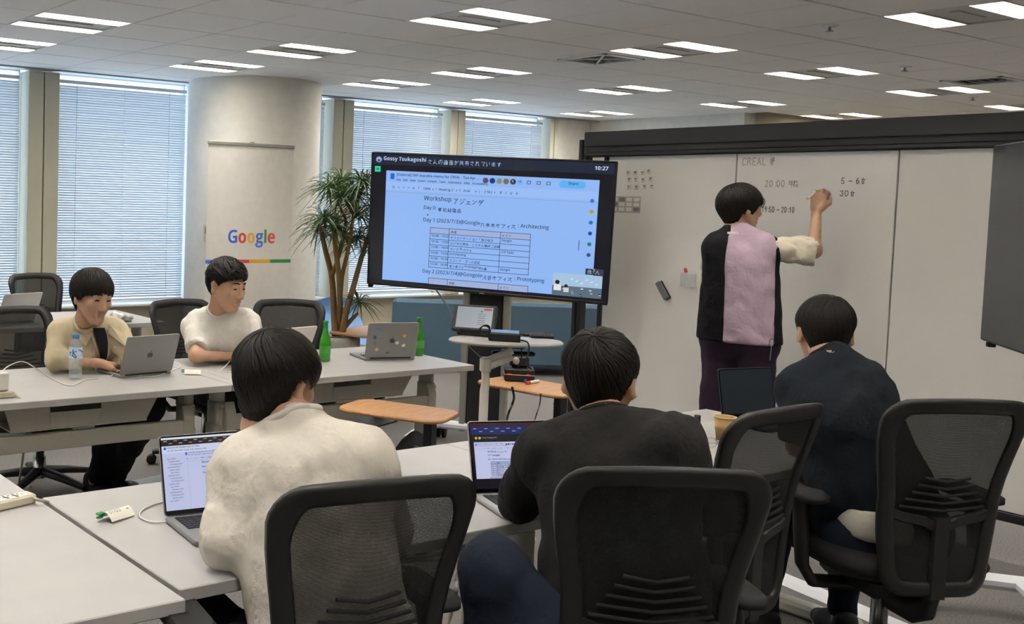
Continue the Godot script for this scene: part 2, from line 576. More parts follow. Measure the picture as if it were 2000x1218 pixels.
func laptop_picture(dark: bool) -> Image:
	var im := Image.create(640, 416, false, Image.FORMAT_RGB8)
	if dark:
		im.fill(Color("17181d"))
		im.fill_rect(Rect2i(0, 0, 640, 22), Color("3b2226"))
		im.fill_rect(Rect2i(0, 22, 640, 52), Color("1d2a63"))
		for i in 16:
			im.fill_rect(Rect2i(20 + i * 38, 34 + (i % 2) * 18, 24, 5), Color("93a2d8"))
		disc(im, Vector2(36, 96), 9, Color("c9b44a"))
		disc(im, Vector2(60, 96), 9, Color("c9b44a"))
		put_text(im, 76, 102, 13, "Gossy Tsukagoshi", Color("c8ccd8"))
		im.fill_rect(Rect2i(18, 122, 452, 232), Color("c9cff2"))
		doc_page(im, 18, 126, 0.5, false)
		for i in 5:
			disc(im, Vector2(506 + (i % 2) * 72, 150 + (i / 2) * 72), 17, [Color("9aa0aa"), Color("c9cdd6"), Color("b9bdc8"), Color("b8503c"), Color("aab2c4")][i])
		for i in 8:
			disc(im, Vector2(250 + i * 21, 390), 7, Color("d8453c") if i in [0, 1, 7] else Color("575d6b"))
	else:
		im.fill(Color("c6cdee"))
		im.fill_rect(Rect2i(0, 0, 640, 12), Color("dfe6f8"))
		im.fill_rect(Rect2i(0, 12, 640, 36), Color("2b2420"))
		for i in 20:
			im.fill_rect(Rect2i(14 + i * 31, 18 + (i % 2) * 14, 22, 5), [Color("b9b3ac"), Color("8aa0c8"), Color("c08a50")][i % 3])
		im.fill_rect(Rect2i(0, 48, 640, 44), Color("d5dbf6"))
		disc(im, Vector2(20, 62), 8, Color("2a66d9"))
		put_text(im, 34, 66, 11, "[External] TAP sharable memo for CREAL", Color("28344f"))
		put_text(im, 34, 82, 10, "File  Edit  View  Insert  Format  Tools  Extensions  Help", Color("28344f"))
		for i in 16:
			put_text(im, 28 + (i % 3) * 8, 128 + i * 16, 9, ["Day 0", "Workshop", "Prototyping", "Architecting", "Business"][i % 5] + " 2023/7", Color("3a4258"))
		im.fill_rect(Rect2i(150, 92, 2, 324), Color("a9b3d8"))
		doc_page(im, 130, 84, 0.62, true)
	return im
# handwriting as ink ribbons lying on a board: origin o, right r, down d (unit vectors), letter height h
func ink_line(st: SurfaceTool, a: Vector3, b: Vector3, w: float, nrm: Vector3) -> void:
	var t := (b - a).normalized()
	var s := t.cross(nrm).normalized() * w / 2
	quad(st, a - s - t * w * 0.3, a + s - t * w * 0.3, b + s + t * w * 0.3, b - s + t * w * 0.3)
func scribble(st: SurfaceTool, s: String, o: Vector3, r: Vector3, d: Vector3, h: float, w: float, xs := 1.0) -> void:
	var nrm := r.cross(d)
	var x := 0.0
	for i in s.length():
		var ch := s[i]
		if GLYPH.has(ch):
			for l in glyph_lines(ch):
				ink_line(st, o + r * (x + l[0].x * h * 0.1 * xs) + d * l[0].y * h * 0.1, o + r * (x + l[1].x * h * 0.1 * xs) + d * l[1].y * h * 0.1, w, nrm)
		x += xs * h * (0.5 if ch == " " or ch == ":" else 0.85)

# ---------- smooth bodies: blended distance fields meshed as surface nets
class Field:
	var kind := PackedInt32Array()  # 0 rounded cone, 1 cone with flat ends, 2 ellipsoid, 3 ellipsoid cut away
	var a := PackedVector3Array()
	var ba := PackedVector3Array()
	var inv := PackedFloat32Array()
	var ra := PackedFloat32Array()
	var rb := PackedFloat32Array()
	var bas: Array[Basis] = []
	var k := 0.04
	var lo := Vector3.ONE * 1e9
	var hi := Vector3.ONE * -1e9
	var noise: FastNoiseLite
	var amp := 0.0
	var squash := Vector3.ONE
	var clips: Array[Plane] = []
	func put(kd: int, p: Vector3, q: Vector3, r0: float, r1: float, B: Basis) -> void:
		kind.append(kd)
		a.append(p)
		ba.append(q)
		inv.append(1.0 / maxf(q.length_squared(), 1e-8))
		ra.append(r0)
		rb.append(r1)
		bas.append(B)
	func grow(p: Vector3, r: float) -> void:
		lo = lo.min(p - Vector3.ONE * r)
		hi = hi.max(p + Vector3.ONE * r)
	func cone(p: Vector3, q: Vector3, r0: float, r1: float) -> void:
		put(0, p, q - p, r0, r1, Basis())
		grow(p, r0)
		grow(q, r1)
	func ball(p: Vector3, r: float) -> void:
		cone(p, p + Vector3(0, 0.0005, 0), r, r)
	func cuff(p: Vector3, q: Vector3, r0: float, r1: float) -> void:
		put(1, p, q - p, r0, r1, Basis())
		grow(p, r0)
		grow(q, r1)
	func egg(c: Vector3, r: Vector3, B := Basis()) -> void:
		put(2, c, r, 0, 0, B.inverse())
		grow(c, maxf(r.x, maxf(r.y, r.z)))
	func hole(c: Vector3, r: Vector3, B := Basis()) -> void:
		put(3, c, r, 0, 0, B.inverse())
	func one(i: int, p: Vector3) -> float:
		var pa := p - a[i]
		match kind[i]:
			0:
				var h := clampf(pa.dot(ba[i]) * inv[i], 0.0, 1.0)
				return (pa - ba[i] * h).length() - (ra[i] + (rb[i] - ra[i]) * h)
			1:
				var t := pa.dot(ba[i]) * inv[i]
				var L := ba[i].length()
				var h := clampf(t, 0.0, 1.0)
				var rad := (pa - ba[i] * t).length() - (ra[i] + (rb[i] - ra[i]) * h)
				return maxf(rad, maxf(-t * L, (t - 1.0) * L))
			_:
				var q: Vector3 = bas[i] * pa
				var r := ba[i]
				var k0 := (q / r).length()
				var k1 := (q / (r * r)).length()
				if k1 < 1e-6:
					return -minf(r.x, minf(r.y, r.z))
				return k0 * (k0 - 1.0) / k1
	func value(p: Vector3, act: PackedInt32Array) -> float:
		var d := 1e3
		var holes := false
		for i in act:
			var e: float
			var kd := kind[i]
			if kd == 0:
				var pa := p - a[i]
				var b := ba[i]
				var t := clampf(pa.dot(b) * inv[i], 0.0, 1.0)
				e = (pa - b * t).length() - ra[i] - (rb[i] - ra[i]) * t
			elif kd == 3:
				holes = true
				continue
			else:
				e = one(i, p)
			var h := k - absf(d - e)
			if e < d:
				d = e
			if h > 0.0:
				d -= h * h / (4.0 * k)
		if not holes:
			if amp > 0.0:
				d += amp * noise.get_noise_3dv(p * squash)
			for c in clips:
				d = maxf(d, c.distance_to(p))
			return d
		for i in act:
			if kind[i] == 3:
				var e := -one(i, p)
				var h := 0.012 - absf(d - e)
				d = maxf(d, e)
				if h > 0.0:
					d += h * h / 0.048
		if amp > 0.0:
			d += amp * noise.get_noise_3dv(p * squash)
		for c in clips:
			d = maxf(d, c.distance_to(p))
		return d
const EDGE := [[0, 1], [2, 3], [4, 5], [6, 7], [0, 2], [1, 3], [4, 6], [5, 7], [0, 4], [1, 5], [2, 6], [3, 7]]
func nets(f: Field, cell: float, org: Vector3, arrays: Array, tint = null) -> void:
	var N := 6
	var lo := f.lo - Vector3.ONE * cell * 2.5
	var size := f.hi + Vector3.ONE * cell * 2.5 - lo
	var bs := cell * N
	var nb := Vector3i((size / bs).ceil())
	var half := bs * 0.8661
	var vid := {}
	var coords: Array[Vector3i] = []
	var masks := PackedInt32Array()
	var verts := PackedVector3Array()
	var slack := f.amp + f.k * 0.5 + cell
	var M1 := N + 1
	var val := PackedFloat32Array()
	val.resize(M1 * M1 * M1)
	var cnt := f.kind.size()
	var dd := PackedFloat32Array()
	dd.resize(cnt)
	var all := PackedInt32Array(range(cnt))
	for bz in nb.z:
		for by in nb.y:
			for bx in nb.x:
				var o := lo + Vector3(bx, by, bz) * bs
				var ctr := o + Vector3.ONE * bs * 0.5
				var dm := 1e3
				for i in cnt:
					dd[i] = f.one(i, ctr)
					if f.kind[i] != 3:
						dm = minf(dm, dd[i])
				if dm > half + slack:
					continue
				if absf(f.value(ctr, all)) > half * 1.2 + cell:
					continue
				var act := PackedInt32Array()
				for i in cnt:
					if dd[i] < (half + slack if f.kind[i] == 3 else dm + 2.2 * half + f.k):
						act.append(i)
				var any_in := false
				var any_out := false
				var q := 0
				for z in M1:
					for y in M1:
						for x in M1:
							var v := f.value(o + Vector3(x, y, z) * cell, act)
							val[q] = v
							q += 1
							if v < 0.0:
								any_in = true
							else:
								any_out = true
				if not (any_in and any_out):
					continue
				for z in N:
					for y in N:
						for x in N:
							var b := x + M1 * (y + M1 * z)
							var cv := [val[b], val[b + 1], val[b + M1], val[b + M1 + 1], val[b + M1 * M1], val[b + M1 * M1 + 1], val[b + M1 * M1 + M1], val[b + M1 * M1 + M1 + 1]]
							var mask := 0
							for c in 8:
								if cv[c] < 0.0:
									mask |= 1 << c
							if mask == 0 or mask == 255:
								continue
							var sum := Vector3.ZERO
							var n := 0
							for e in EDGE:
								var a: float = cv[e[0]]
								var c: float = cv[e[1]]
								if (a < 0.0) != (c < 0.0):
									var t := a / (a - c)
									var p0 := Vector3(e[0] & 1, (e[0] >> 1) & 1, e[0] >> 2)
									var p1 := Vector3(e[1] & 1, (e[1] >> 1) & 1, e[1] >> 2)
									sum += p0.lerp(p1, t)
									n += 1
							var ci := Vector3i(bx * N + x, by * N + y, bz * N + z)
							vid[ci] = verts.size()
							coords.append(ci)
							masks.append(mask)
							verts.append(o + (Vector3(x, y, z) + sum / n) * cell)
	var idx := PackedInt32Array()
	var nor := PackedVector3Array()
	nor.resize(verts.size())
	var ax := [Vector3i(1, 0, 0), Vector3i(0, 1, 0), Vector3i(0, 0, 1)]
	for i in coords.size():
		var m := masks[i]
		var s0 := (m & 1) != 0
		for t in 3:
			if s0 == ((m & (1 << (1 << t))) != 0):
				continue
			var u: Vector3i = ax[(t + 1) % 3]
			var v: Vector3i = ax[(t + 2) % 3]
			var c := coords[i]
			if not (vid.has(c - u) and vid.has(c - v) and vid.has(c - u - v)):
				continue
			var p0 := i
			var p1: int = vid[c - u]
			var p2: int = vid[c - u - v]
			var p3: int = vid[c - v]
			if s0:
				var w := p1
				p1 = p3
				p3 = w
			# outward normal is (p3-p1) x (p2-p0) turned to clockwise order
			var n := (verts[p1] - verts[p3]).cross(verts[p0] - verts[p2])
			for p in [p0, p1, p2, p3]:
				nor[p] += n
			idx.append_array([p0, p1, p2, p0, p2, p3])
	var at: int = arrays[0].size()
	var vv: PackedVector3Array = arrays[0]
	var nn: PackedVector3Array = arrays[1]
	var ii: PackedInt32Array = arrays[2]
	var cc: PackedColorArray = arrays[3]
	for i in verts.size():
		vv.append(verts[i] - org)
		nn.append(nor[i].normalized())
		cc.append(tint.call(verts[i]) if tint != null else Color.WHITE)
	for i in idx:
		ii.append(at + i)
	arrays[0] = vv
	arrays[1] = nn
	arrays[2] = ii
	arrays[3] = cc
func net_arrays() -> Array:
	return [PackedVector3Array(), PackedVector3Array(), PackedInt32Array(), PackedColorArray()]
func net_mesh(a: Array) -> ArrayMesh:
	# keep normals pointing out of the body
	var ar := []
	ar.resize(Mesh.ARRAY_MAX)
	ar[Mesh.ARRAY_VERTEX] = a[0]
	ar[Mesh.ARRAY_NORMAL] = a[1]
	ar[Mesh.ARRAY_INDEX] = a[2]
	ar[Mesh.ARRAY_COLOR] = a[3]
	var m := ArrayMesh.new()
	m.add_surface_from_arrays(Mesh.PRIMITIVE_TRIANGLES, ar)
	return m
func cloth_noise(sd: int, freq: float) -> FastNoiseLite:
	var n := FastNoiseLite.new()
	n.seed = sd
	n.noise_type = FastNoiseLite.TYPE_SIMPLEX_SMOOTH
	n.frequency = freq
	n.fractal_octaves = 2
	return n
func fold_noise(sd: int, freq: float) -> FastNoiseLite:
	var n := cloth_noise(sd, freq)
	n.fractal_type = FastNoiseLite.FRACTAL_RIDGED
	n.fractal_octaves = 2
	n.fractal_gain = 0.5
	return n

# ---------- people. Body frame: +z the way the person faces, +x the person's left.
func torso(f: Field, J: Dictionary, g: float) -> void:
	var C: Vector3 = J.chest
	var P: Vector3 = J.pelvis
	var Wt := C.lerp(P, 0.55) + (J.get("belly", Vector3.ZERO) as Vector3)
	var side: Vector3 = (J.shL - J.shR).normalized()
	f.cone(J.shL, J.shR, 0.056 + g, 0.056 + g)
	for s in [-1.0, 1.0]:
		var sh: Vector3 = J.shL if s > 0 else J.shR
		f.cone(C.lerp(sh, 0.5), Wt + side * s * 0.065, 0.095 + g, 0.098 + g)
		f.cone(Wt + side * s * 0.065, P + side * s * 0.07, 0.098 + g, 0.112 + g)
		f.cone((J.neck as Vector3).lerp(C, 0.03 if g > 0.0 else 0.0), (J.neck as Vector3).lerp(sh, 0.72), 0.05 + g * 0.6, 0.05 + g)
	f.cone(C, Wt, 0.105 + g, 0.1 + g)
	f.cone(Wt, P, 0.1 + g, 0.11 + g)
func head_field(f: Field, c: Vector3, B: Basis) -> void:
	# face, jaw, nose, lips, brow, ears around the head centre (between the ears)
	var q := func(x: float, y: float, z: float) -> Vector3: return c + B * Vector3(x, y, z)
	f.k = 0.014
	f.egg(q.call(0, 0.04, -0.012), Vector3(0.075, 0.083, 0.094), B)
	f.egg(q.call(0, -0.012, 0.03), Vector3(0.064, 0.088, 0.064), B)
	f.egg(q.call(0, -0.088, 0.056), Vector3(0.03, 0.024, 0.03), B)
	for s in [-1.0, 1.0]:
		f.cone(q.call(s * 0.056, -0.03, 0.004), q.call(s * 0.024, -0.092, 0.05), 0.02, 0.018)
		f.egg(q.call(s * 0.04, -0.014, 0.064), Vector3(0.022, 0.02, 0.022), B)
		f.egg(q.call(s * 0.081, 0.0, -0.01), Vector3(0.009, 0.032, 0.02), B * Basis(Vector3.UP, s * 0.6))
		f.hole(q.call(s * 0.091, 0.003, -0.002), Vector3(0.007, 0.018, 0.009), B * Basis(Vector3.UP, s * 0.6))
		f.hole(q.call(s * 0.031, 0.012, 0.1), Vector3(0.017, 0.0105, 0.013), B)
		f.egg(q.call(s * 0.031, 0.011, 0.079), Vector3(0.0155, 0.0105, 0.0105), B)
		f.cone(q.call(s * 0.012, 0.031, 0.09), q.call(s * 0.045, 0.029, 0.076), 0.008, 0.007)
		f.ball(q.call(s * 0.0125, -0.033, 0.096), 0.0085)
	f.cone(q.call(0, 0.022, 0.09), q.call(0, -0.026, 0.107), 0.0075, 0.0115)
	f.cone(q.call(-0.017, -0.057, 0.0835), q.call(0.017, -0.057, 0.0835), 0.0055, 0.0055)
	f.cone(q.call(-0.014, -0.0675, 0.082), q.call(0.014, -0.0675, 0.082), 0.0065, 0.0065)
	f.hole(q.call(0, -0.0625, 0.093), Vector3(0.022, 0.0012, 0.004), B)
func hand_field(f: Field, w: Vector3, B: Basis, curl: Array, spread := 0.0) -> void:
	# B: z along the hand, y out of the back of the hand, x towards the thumb; w = wrist
	f.k = 0.012
	var q := func(x: float, y: float, z: float) -> Vector3: return w + B * Vector3(x, y, z)
	f.cone(q.call(0, 0, -0.02), q.call(0, 0, 0.02), 0.024, 0.022)
	for i in 4:
		var x: float = 0.03 - 0.0195 * i
		f.cone(q.call(x * 0.5, 0, 0.015), q.call(x, 0.002, 0.084 - absf(i - 1) * 0.005), 0.016, 0.0105)
		var L: float = [0.07, 0.078, 0.073, 0.056][i]
		var p: Vector3 = q.call(x, 0.002, 0.086 - absf(i - 1) * 0.005)
		var ang := 0.0
		for s in 3:
			ang += curl[i] * [1.0, 1.1, 0.7][s]
			var dir := B * Vector3(sin((1.5 - i) * spread), -sin(ang), cos(ang)).normalized()
			var nx: Vector3 = p + dir * L * [0.46, 0.3, 0.24][s]
			f.cone(p, nx, [0.0095, 0.0086, 0.0078][s], [0.0086, 0.0078, 0.0068][s])
			p = nx
	var t0: Vector3 = q.call(0.02, -0.008, 0.02)
	var t1: Vector3 = q.call(0.045, -0.016, 0.05)
	var c4: float = curl[4]
	var t2: Vector3 = t1 + B * Vector3(0.024 - c4 * 0.03, -0.012 - c4 * 0.012, 0.028)
	var t3: Vector3 = t2 + B * Vector3(0.012 - c4 * 0.03, -0.008 - c4 * 0.01, 0.024)
	f.cone(t0, t1, 0.0165, 0.0125)
	f.cone(t1, t2, 0.0118, 0.0098)
	f.cone(t2, t3, 0.0096, 0.0076)
func face_extras(par: Node3D, c: Vector3, B: Basis, org: Vector3) -> void:
	var q := func(x: float, y: float, z: float) -> Vector3: return c + B * Vector3(x, y, z) - org
	for s in [-1.0, 1.0]:
		var st := S()
		# lowered gaze: a dark slit with the lash line
		tube(st, [q.call(s * 0.0195, 0.0065, 0.0885), q.call(s * 0.027, 0.0085, 0.0908), q.call(s * 0.036, 0.0085, 0.0885), q.call(s * 0.0445, 0.0065, 0.0815)], [0.0014, 0.0034, 0.0034, 0.0014], 6)
		obj("eye", st, M["eye"], par)
		st = S()
		tube(st, [q.call(s * 0.013, 0.0335, 0.0965), q.call(s * 0.026, 0.038, 0.0945), q.call(s * 0.041, 0.0375, 0.0865), q.call(s * 0.052, 0.032, 0.0755)], [0.0026, 0.0036, 0.003, 0.0012], 6)
		obj("eyebrow", st, M["hair"], par)
# hair: a fitted cap plus tapered locks that run from the whorl to the hairline
func hair_on(par: Node3D, c: Vector3, B: Basis, org: Vector3, o: Dictionary) -> void:
	rng.seed = o.get("seed", 3)
	var hc: Vector3 = o.get("centre", Vector3(0, 0.034, -0.014))
	var hr: Vector3 = o.get("radii", Vector3(0.09, 0.1, 0.108))
	var nape: float = o.get("nape", -0.06)
	var side: float = o.get("side", -0.01)
	var front: float = o.get("front", 0.055)
	var lift: float = o.get("mess", 0.004)
	var ear: float = o.get("ear", 0.024)
	var tuck: float = o.get("tuck", 0.14)
	var line := func(p: Vector3) -> float:
		# lowest height at which hair grows, by where round the head: 0 at the face, PI at the nape
		var a := atan2(absf(p.x), p.z + 0.012)
		if a < 0.8:
			return lerpf(front, front - 0.018, a / 0.8)
		if a < 1.2:
			return lerpf(front - 0.018, side, (a - 0.8) / 0.4)
		if a < 1.38:
			return lerpf(side, ear, (a - 1.2) / 0.18)
		if a < 1.8:
			return ear
		return lerpf(ear, nape, smoothstep(1.8, 2.25, a))
	var shape := func(d: Vector3, k: float) -> Vector3:
		# a longer back of the head that draws in towards the nape
		var back := smoothstep(-0.1, 0.7, -d.z)
		var r := hr
		if d.y < 0.0:
			r.y *= 1.0 + 0.45 * back
		var p := d * r * k
		var taper := 1.0 - 0.3 * smoothstep(0.02, 0.13, -p.y) * back
		var slim := 1.0 - tuck * smoothstep(-0.04, 0.05, -p.y)
		return hc + Vector3(p.x * taper * slim, p.y, p.z * taper)
	var f := Field.new()
	f.k = 0.01
	f.egg(c + B * hc, hr * Vector3(0.93, 0.95, 0.95), B)
	f.egg(c + B * (hc + Vector3(0, -hr.y * 0.6, -hr.z * 0.3)), Vector3(hr.x * 0.62, hr.y * 0.6, hr.z * 0.38), B)
	f.noise = cloth_noise(11, 30.0)
	f.amp = 0.004
	var Bi := B.inverse()
	var ar := net_arrays()
	nets(f, 0.009, org, ar)
	# drop the part of the cap below the hairline
	var keep := PackedInt32Array()
	var vs: PackedVector3Array = ar[0]
	var ids: PackedInt32Array = ar[2]
	for k in range(0, ids.size(), 3):
		var m := Bi * ((vs[ids[k]] + vs[ids[k + 1]] + vs[ids[k + 2]]) / 3.0 + org - c)
		if m.y > line.call(m):
			keep.append_array([ids[k], ids[k + 1], ids[k + 2]])
	ar[2] = keep
	var hair: MeshInstance3D = mi("hair", net_mesh(ar), M["hair"], par)
	var crown: Vector3 = (o.get("crown", Vector3(0.12, 0.85, -0.5)) as Vector3).normalized()
	var u := crown.cross(Vector3(0, 0, 1)).normalized()
	var v := crown.cross(u).normalized()
	var hv := PackedVector3Array()
	var hn := PackedVector3Array()
	var hi := PackedInt32Array()
	var hcol := PackedColorArray()
	var count: int = o.get("locks", 1500)
	for i in count:
		var ph := TAU * (i * 0.618034) + rng.randf_range(-0.25, 0.25)
		var layer := sqrt(float(i) / count)
		var th := layer * 1.92 - 0.12 + rng.randf_range(-0.05, 0.05)
		var step := rng.randf_range(0.1, 0.135)
		var pts := []
		var rad := []
		var w: float = rng.randf_range(0.0022, 0.0048) * o.get("thick", 1.0)
		var out := 1.0 + rng.randf_range(-0.025, 0.03)
		var sw: float = rng.randf_range(-0.3, 0.3) + o.get("swirl", 0.25)
		var flick := rng.randf_range(-0.02, 0.05) + lift * rng.randf_range(0.0, 1.0)
		var wob: float = rng.randf_range(-1.0, 1.0) * o.get("curl", 0.05)
		var extra: float = rng.randf() * rng.randf() * o.get("fringe", 0.02)
		var n := 10
		for s in n:
			var a := th + step * s
			var pp: float = ph + sw * s / n + wob * sin(s * 1.3 + ph * 3.0)
			var d := crown * cos(a) + (u * cos(pp) + v * sin(pp)) * sin(a)
			var p: Vector3 = shape.call(d, out + flick * pow(float(s) / n, 2.0))
			if p.y < line.call(p) - extra:
				break
			pts.append(c + B * p - org)
			rad.append(w)
		if pts.size() < 3:
			continue
		var last: int = pts.size() - 1
		var base := hv.size()
		var tone := rng.randf_range(0.75, 1.3)
		var ctr: Vector3 = c + B * hc - org
		for s in pts.size():
			var t := float(s) / last
			var hw: float = w * (0.4 + 0.6 * sin(PI * minf(1.0, t * 0.72 + 0.2))) * (1.0 if s < last else 0.1)
			var dir: Vector3 = (pts[mini(s + 1, last)] - pts[maxi(s - 1, 0)]).normalized()
			var nrm: Vector3 = (pts[s] - ctr).normalized()
			nrm = (nrm - dir * nrm.dot(dir)).normalized()
			var sd := dir.cross(nrm)
			hv.append_array([pts[s] - sd * hw, pts[s] + nrm * hw * 0.55, pts[s] + sd * hw])
			hn.append_array([(nrm - sd).normalized(), nrm, (nrm + sd).normalized()])
			for e in 3:
				hcol.append(Color(0.0135, 0.0105, 0.009) * tone)
		for s in last:
			var b0 := base + s * 3
			for e in 2:
				hi.append_array([b0 + e, b0 + e + 4, b0 + e + 1, b0 + e, b0 + e + 3, b0 + e + 4])
	mi("locks", net_mesh([hv, hn, hi, hcol]), M["hair_lock"], hair)
func limb_dir(a: Vector3, b: Vector3) -> Vector3:
	return (b - a).normalized()
func basis_along(z: Vector3, y: Vector3) -> Basis:
	z = z.normalized()
	var x := y.cross(z).normalized()
	return Basis(x, z.cross(x).normalized(), z)
func shoe(par: Node3D, heel: Vector3, dir: Vector3, m: Material, sole: Material, org: Vector3) -> void:
	dir = Vector3(dir.x, 0, dir.z).normalized()
	var f := Field.new()
	f.k = 0.03
	var up := Vector3.UP
	f.cone(heel + up * 0.05, heel + dir * 0.13 + up * 0.045, 0.04, 0.042)
	f.cone(heel + dir * 0.13 + up * 0.043, heel + dir * 0.2 + up * 0.036, 0.043, 0.034)
	f.cone(heel + up * 0.05, heel + up * 0.1 - dir * 0.005, 0.04, 0.042)
	f.clips.append(Plane(Vector3.DOWN, -0.02))
	var ar := net_arrays()
	nets(f, 0.011, org, ar)
	var s: MeshInstance3D = mi("shoe", net_mesh(ar), m, par)
	var st := S()
	var side := dir.cross(up)
	var poly := PackedVector2Array()
	for k in 16:
		var a := TAU * k / 16
		poly.append(Vector2(cos(a) * (0.043 if sin(a) > 0 else 0.038), 0.09 + sin(a) * 0.142))
	prism(st, poly, 0.0, 0.024, Transform3D(Basis(side, dir, up), Vector3(heel.x, 0.003, heel.z) - dir * 0.0 - org), 0.004)
	obj("sole", st, sole, s)
var last_shirt: Field
# J holds joints in the world; o holds clothes. Returns the person's node.
func person(label: String, J: Dictionary, o: Dictionary) -> Node3D:
	var org := Vector3(J.pelvis.x, 0, J.pelvis.z)
	var root := thing("person", label, "person", org)
	var B: Basis = J.headB
	var hc: Vector3 = J.head
	# skin: one continuous figure, finer grids at head and hands
	var ar := net_arrays()
	var lip := func(p: Vector3) -> Color:
		var m := B.inverse() * (p - hc)
		if absf(m.x) < 0.0175 and m.y < -0.055 and m.y > -0.0705 and m.z > 0.078:
			return o.get("lips", Color(0.5, 0.27, 0.19))
		return o.get("skin", Color(0.54, 0.32, 0.205))
	var flat := func(_p: Vector3) -> Color: return o.get("skin", Color(0.54, 0.32, 0.205))
	var f := Field.new()
	f.k = 0.035
	torso(f, J, o.get("inner", -0.018))
	f.cone(J.neck, hc + B * Vector3(0, -0.05, -0.022), 0.056, 0.054)
	f.ball(hc + B * Vector3(0, 0.02, -0.01), 0.062)
	for s in ["L", "R"]:
		f.cone(J["sh" + s], J["el" + s], 0.039, 0.031)
		f.cone(J["el" + s], J["wr" + s], 0.032, 0.022)
		f.cone(J["hip" + s], J["kn" + s], 0.06, 0.045)
		f.cone(J["kn" + s], J["an" + s], 0.05, 0.036)
	nets(f, o.get("body_cell", 0.017), org, ar, flat)
	var hf := Field.new()
	head_field(hf, hc, B)
	hf.cone(hc + B * Vector3(0, -0.03, -0.02), hc + B * Vector3(0, -0.1, -0.03), 0.05, 0.05)
	nets(hf, o.get("head_cell", 0.007), org, ar, lip)
	for s in ["L", "R"]:
		if J.has("hand" + s):
			var h := Field.new()
			hand_field(h, J["wr" + s], J["hand" + s], J.get("curl" + s, [0.35, 0.4, 0.4, 0.45, 0.3]), 0.06)
			nets(h, o.get("hand_cell", 0.0055), org, ar, flat)
	mi("body", net_mesh(ar), M["skin"], root)
	face_extras(root, hc, B, org)
	hair_on(root, hc, B, org, o.get("hair", {}))
	# top
	if o.has("shirt"):
		var sf := Field.new()
		sf.k = 0.045
		torso(sf, J, o.get("loose", 0.012))
		sf.noise = fold_noise(o.get("seed", 5), o.get("fold_freq", 6.0))
		sf.amp = o.get("folds", 0.011)
		sf.squash = o.get("fold_dir", Vector3(1.0, 0.55, 1.0))
		for s in ["L", "R"]:
			var sl: float = o.get("sleeve", 0.75)
			var r: float = o.get("sleeve_r", 0.062)
			var end: Vector3 = (J["sh" + s] as Vector3).lerp(J["el" + s], minf(sl, 1.0))
			if sl > 1.0:
				sf.cone(J["sh" + s], J["el" + s], r, r * 0.92)
				sf.cuff(J["el" + s], (J["el" + s] as Vector3).lerp(J["wr" + s], sl - 1.0), r * 0.88, r * 0.72)
			else:
				sf.cuff(J["sh" + s], end, r * 0.98, r * 1.02)
		if o.has("hem"):
			sf.clips.append(o.hem)
		var sa := net_arrays()
		nets(sf, o.get("cloth_cell", 0.0115), org, sa)
		var shirt: MeshInstance3D = mi("shirt", net_mesh(sa), o.shirt, root)
		last_shirt = sf
		# ribbed neckband
		var st := S()
		var axis: Vector3 = ((hc + B * Vector3(0, -0.05, -0.022)) - J.neck).normalized()
		var nc: Vector3 = J.neck + axis * o.get("band_up", 0.02) - org
		var n1: Vector3 = (J.shL - J.shR).normalized()
		var n2 := axis.cross(n1).normalized()
		n1 = n2.cross(axis).normalized()
		var ring := []
		var every := PackedInt32Array(range(sf.kind.size()))
		for k in 24:
			var a := TAU * k / 24
			var q: Vector3 = nc + org + n1 * cos(a) * 0.0645 + n2 * sin(a) * 0.0645 + axis * 0.05
			for step in 18:
				if sf.value(q, every) < 0.002:
					break
				q -= axis * 0.005
			ring.append(q - org)
		for pass_i in 3:
			var r2 := []
			for k in 24:
				r2.append((ring[(k + 23) % 24] + ring[k] * 2.0 + ring[(k + 1) % 24]) / 4.0)
			ring = r2
		tube(st, ring, o.get("band_r", 0.0085), 8, false, true)
		obj("neckband", st, o.get("band", o.shirt), shirt)
	# trousers
	var tf := Field.new()
	tf.k = o.get("leg_blend", 0.05)
	tf.noise = fold_noise(o.get("seed", 5) + 40, 4.0)
	tf.amp = 0.012
	var wide: float = o.get("wide", 0.0)
	var hips: float = o.get("hips", 0.118)
	tf.cone(J.hipL, J.hipR, hips, hips)
	tf.cone(J.pelvis, J.pelvis.lerp(J.chest, 0.15), hips, hips * 0.92)
	for s in ["L", "R"]:
		tf.cone(J["hip" + s], J["kn" + s], 0.09 + wide, 0.07 + wide)
		tf.cuff(J["kn" + s], (J["kn" + s] as Vector3).lerp(J["an" + s], 0.97), 0.068 + wide, 0.056 + wide)
		tf.cone(J["kn" + s], (J["kn" + s] as Vector3).lerp(J["an" + s], 0.5), 0.07 + wide, 0.06 + wide)
	var ta := net_arrays()
	nets(tf, 0.015, org, ta)
	mi("trousers", net_mesh(ta), o.trousers, root)
	for s in ["L", "R"]:
		var an: Vector3 = J["an" + s]
		shoe(root, Vector3(an.x, 0, an.z) - (J["toe" + s] as Vector3).normalized() * 0.03, J["toe" + s], o.get("shoes", M["shoe_black"]), o.get("sole", M["sole_grey"]), org)
	return root

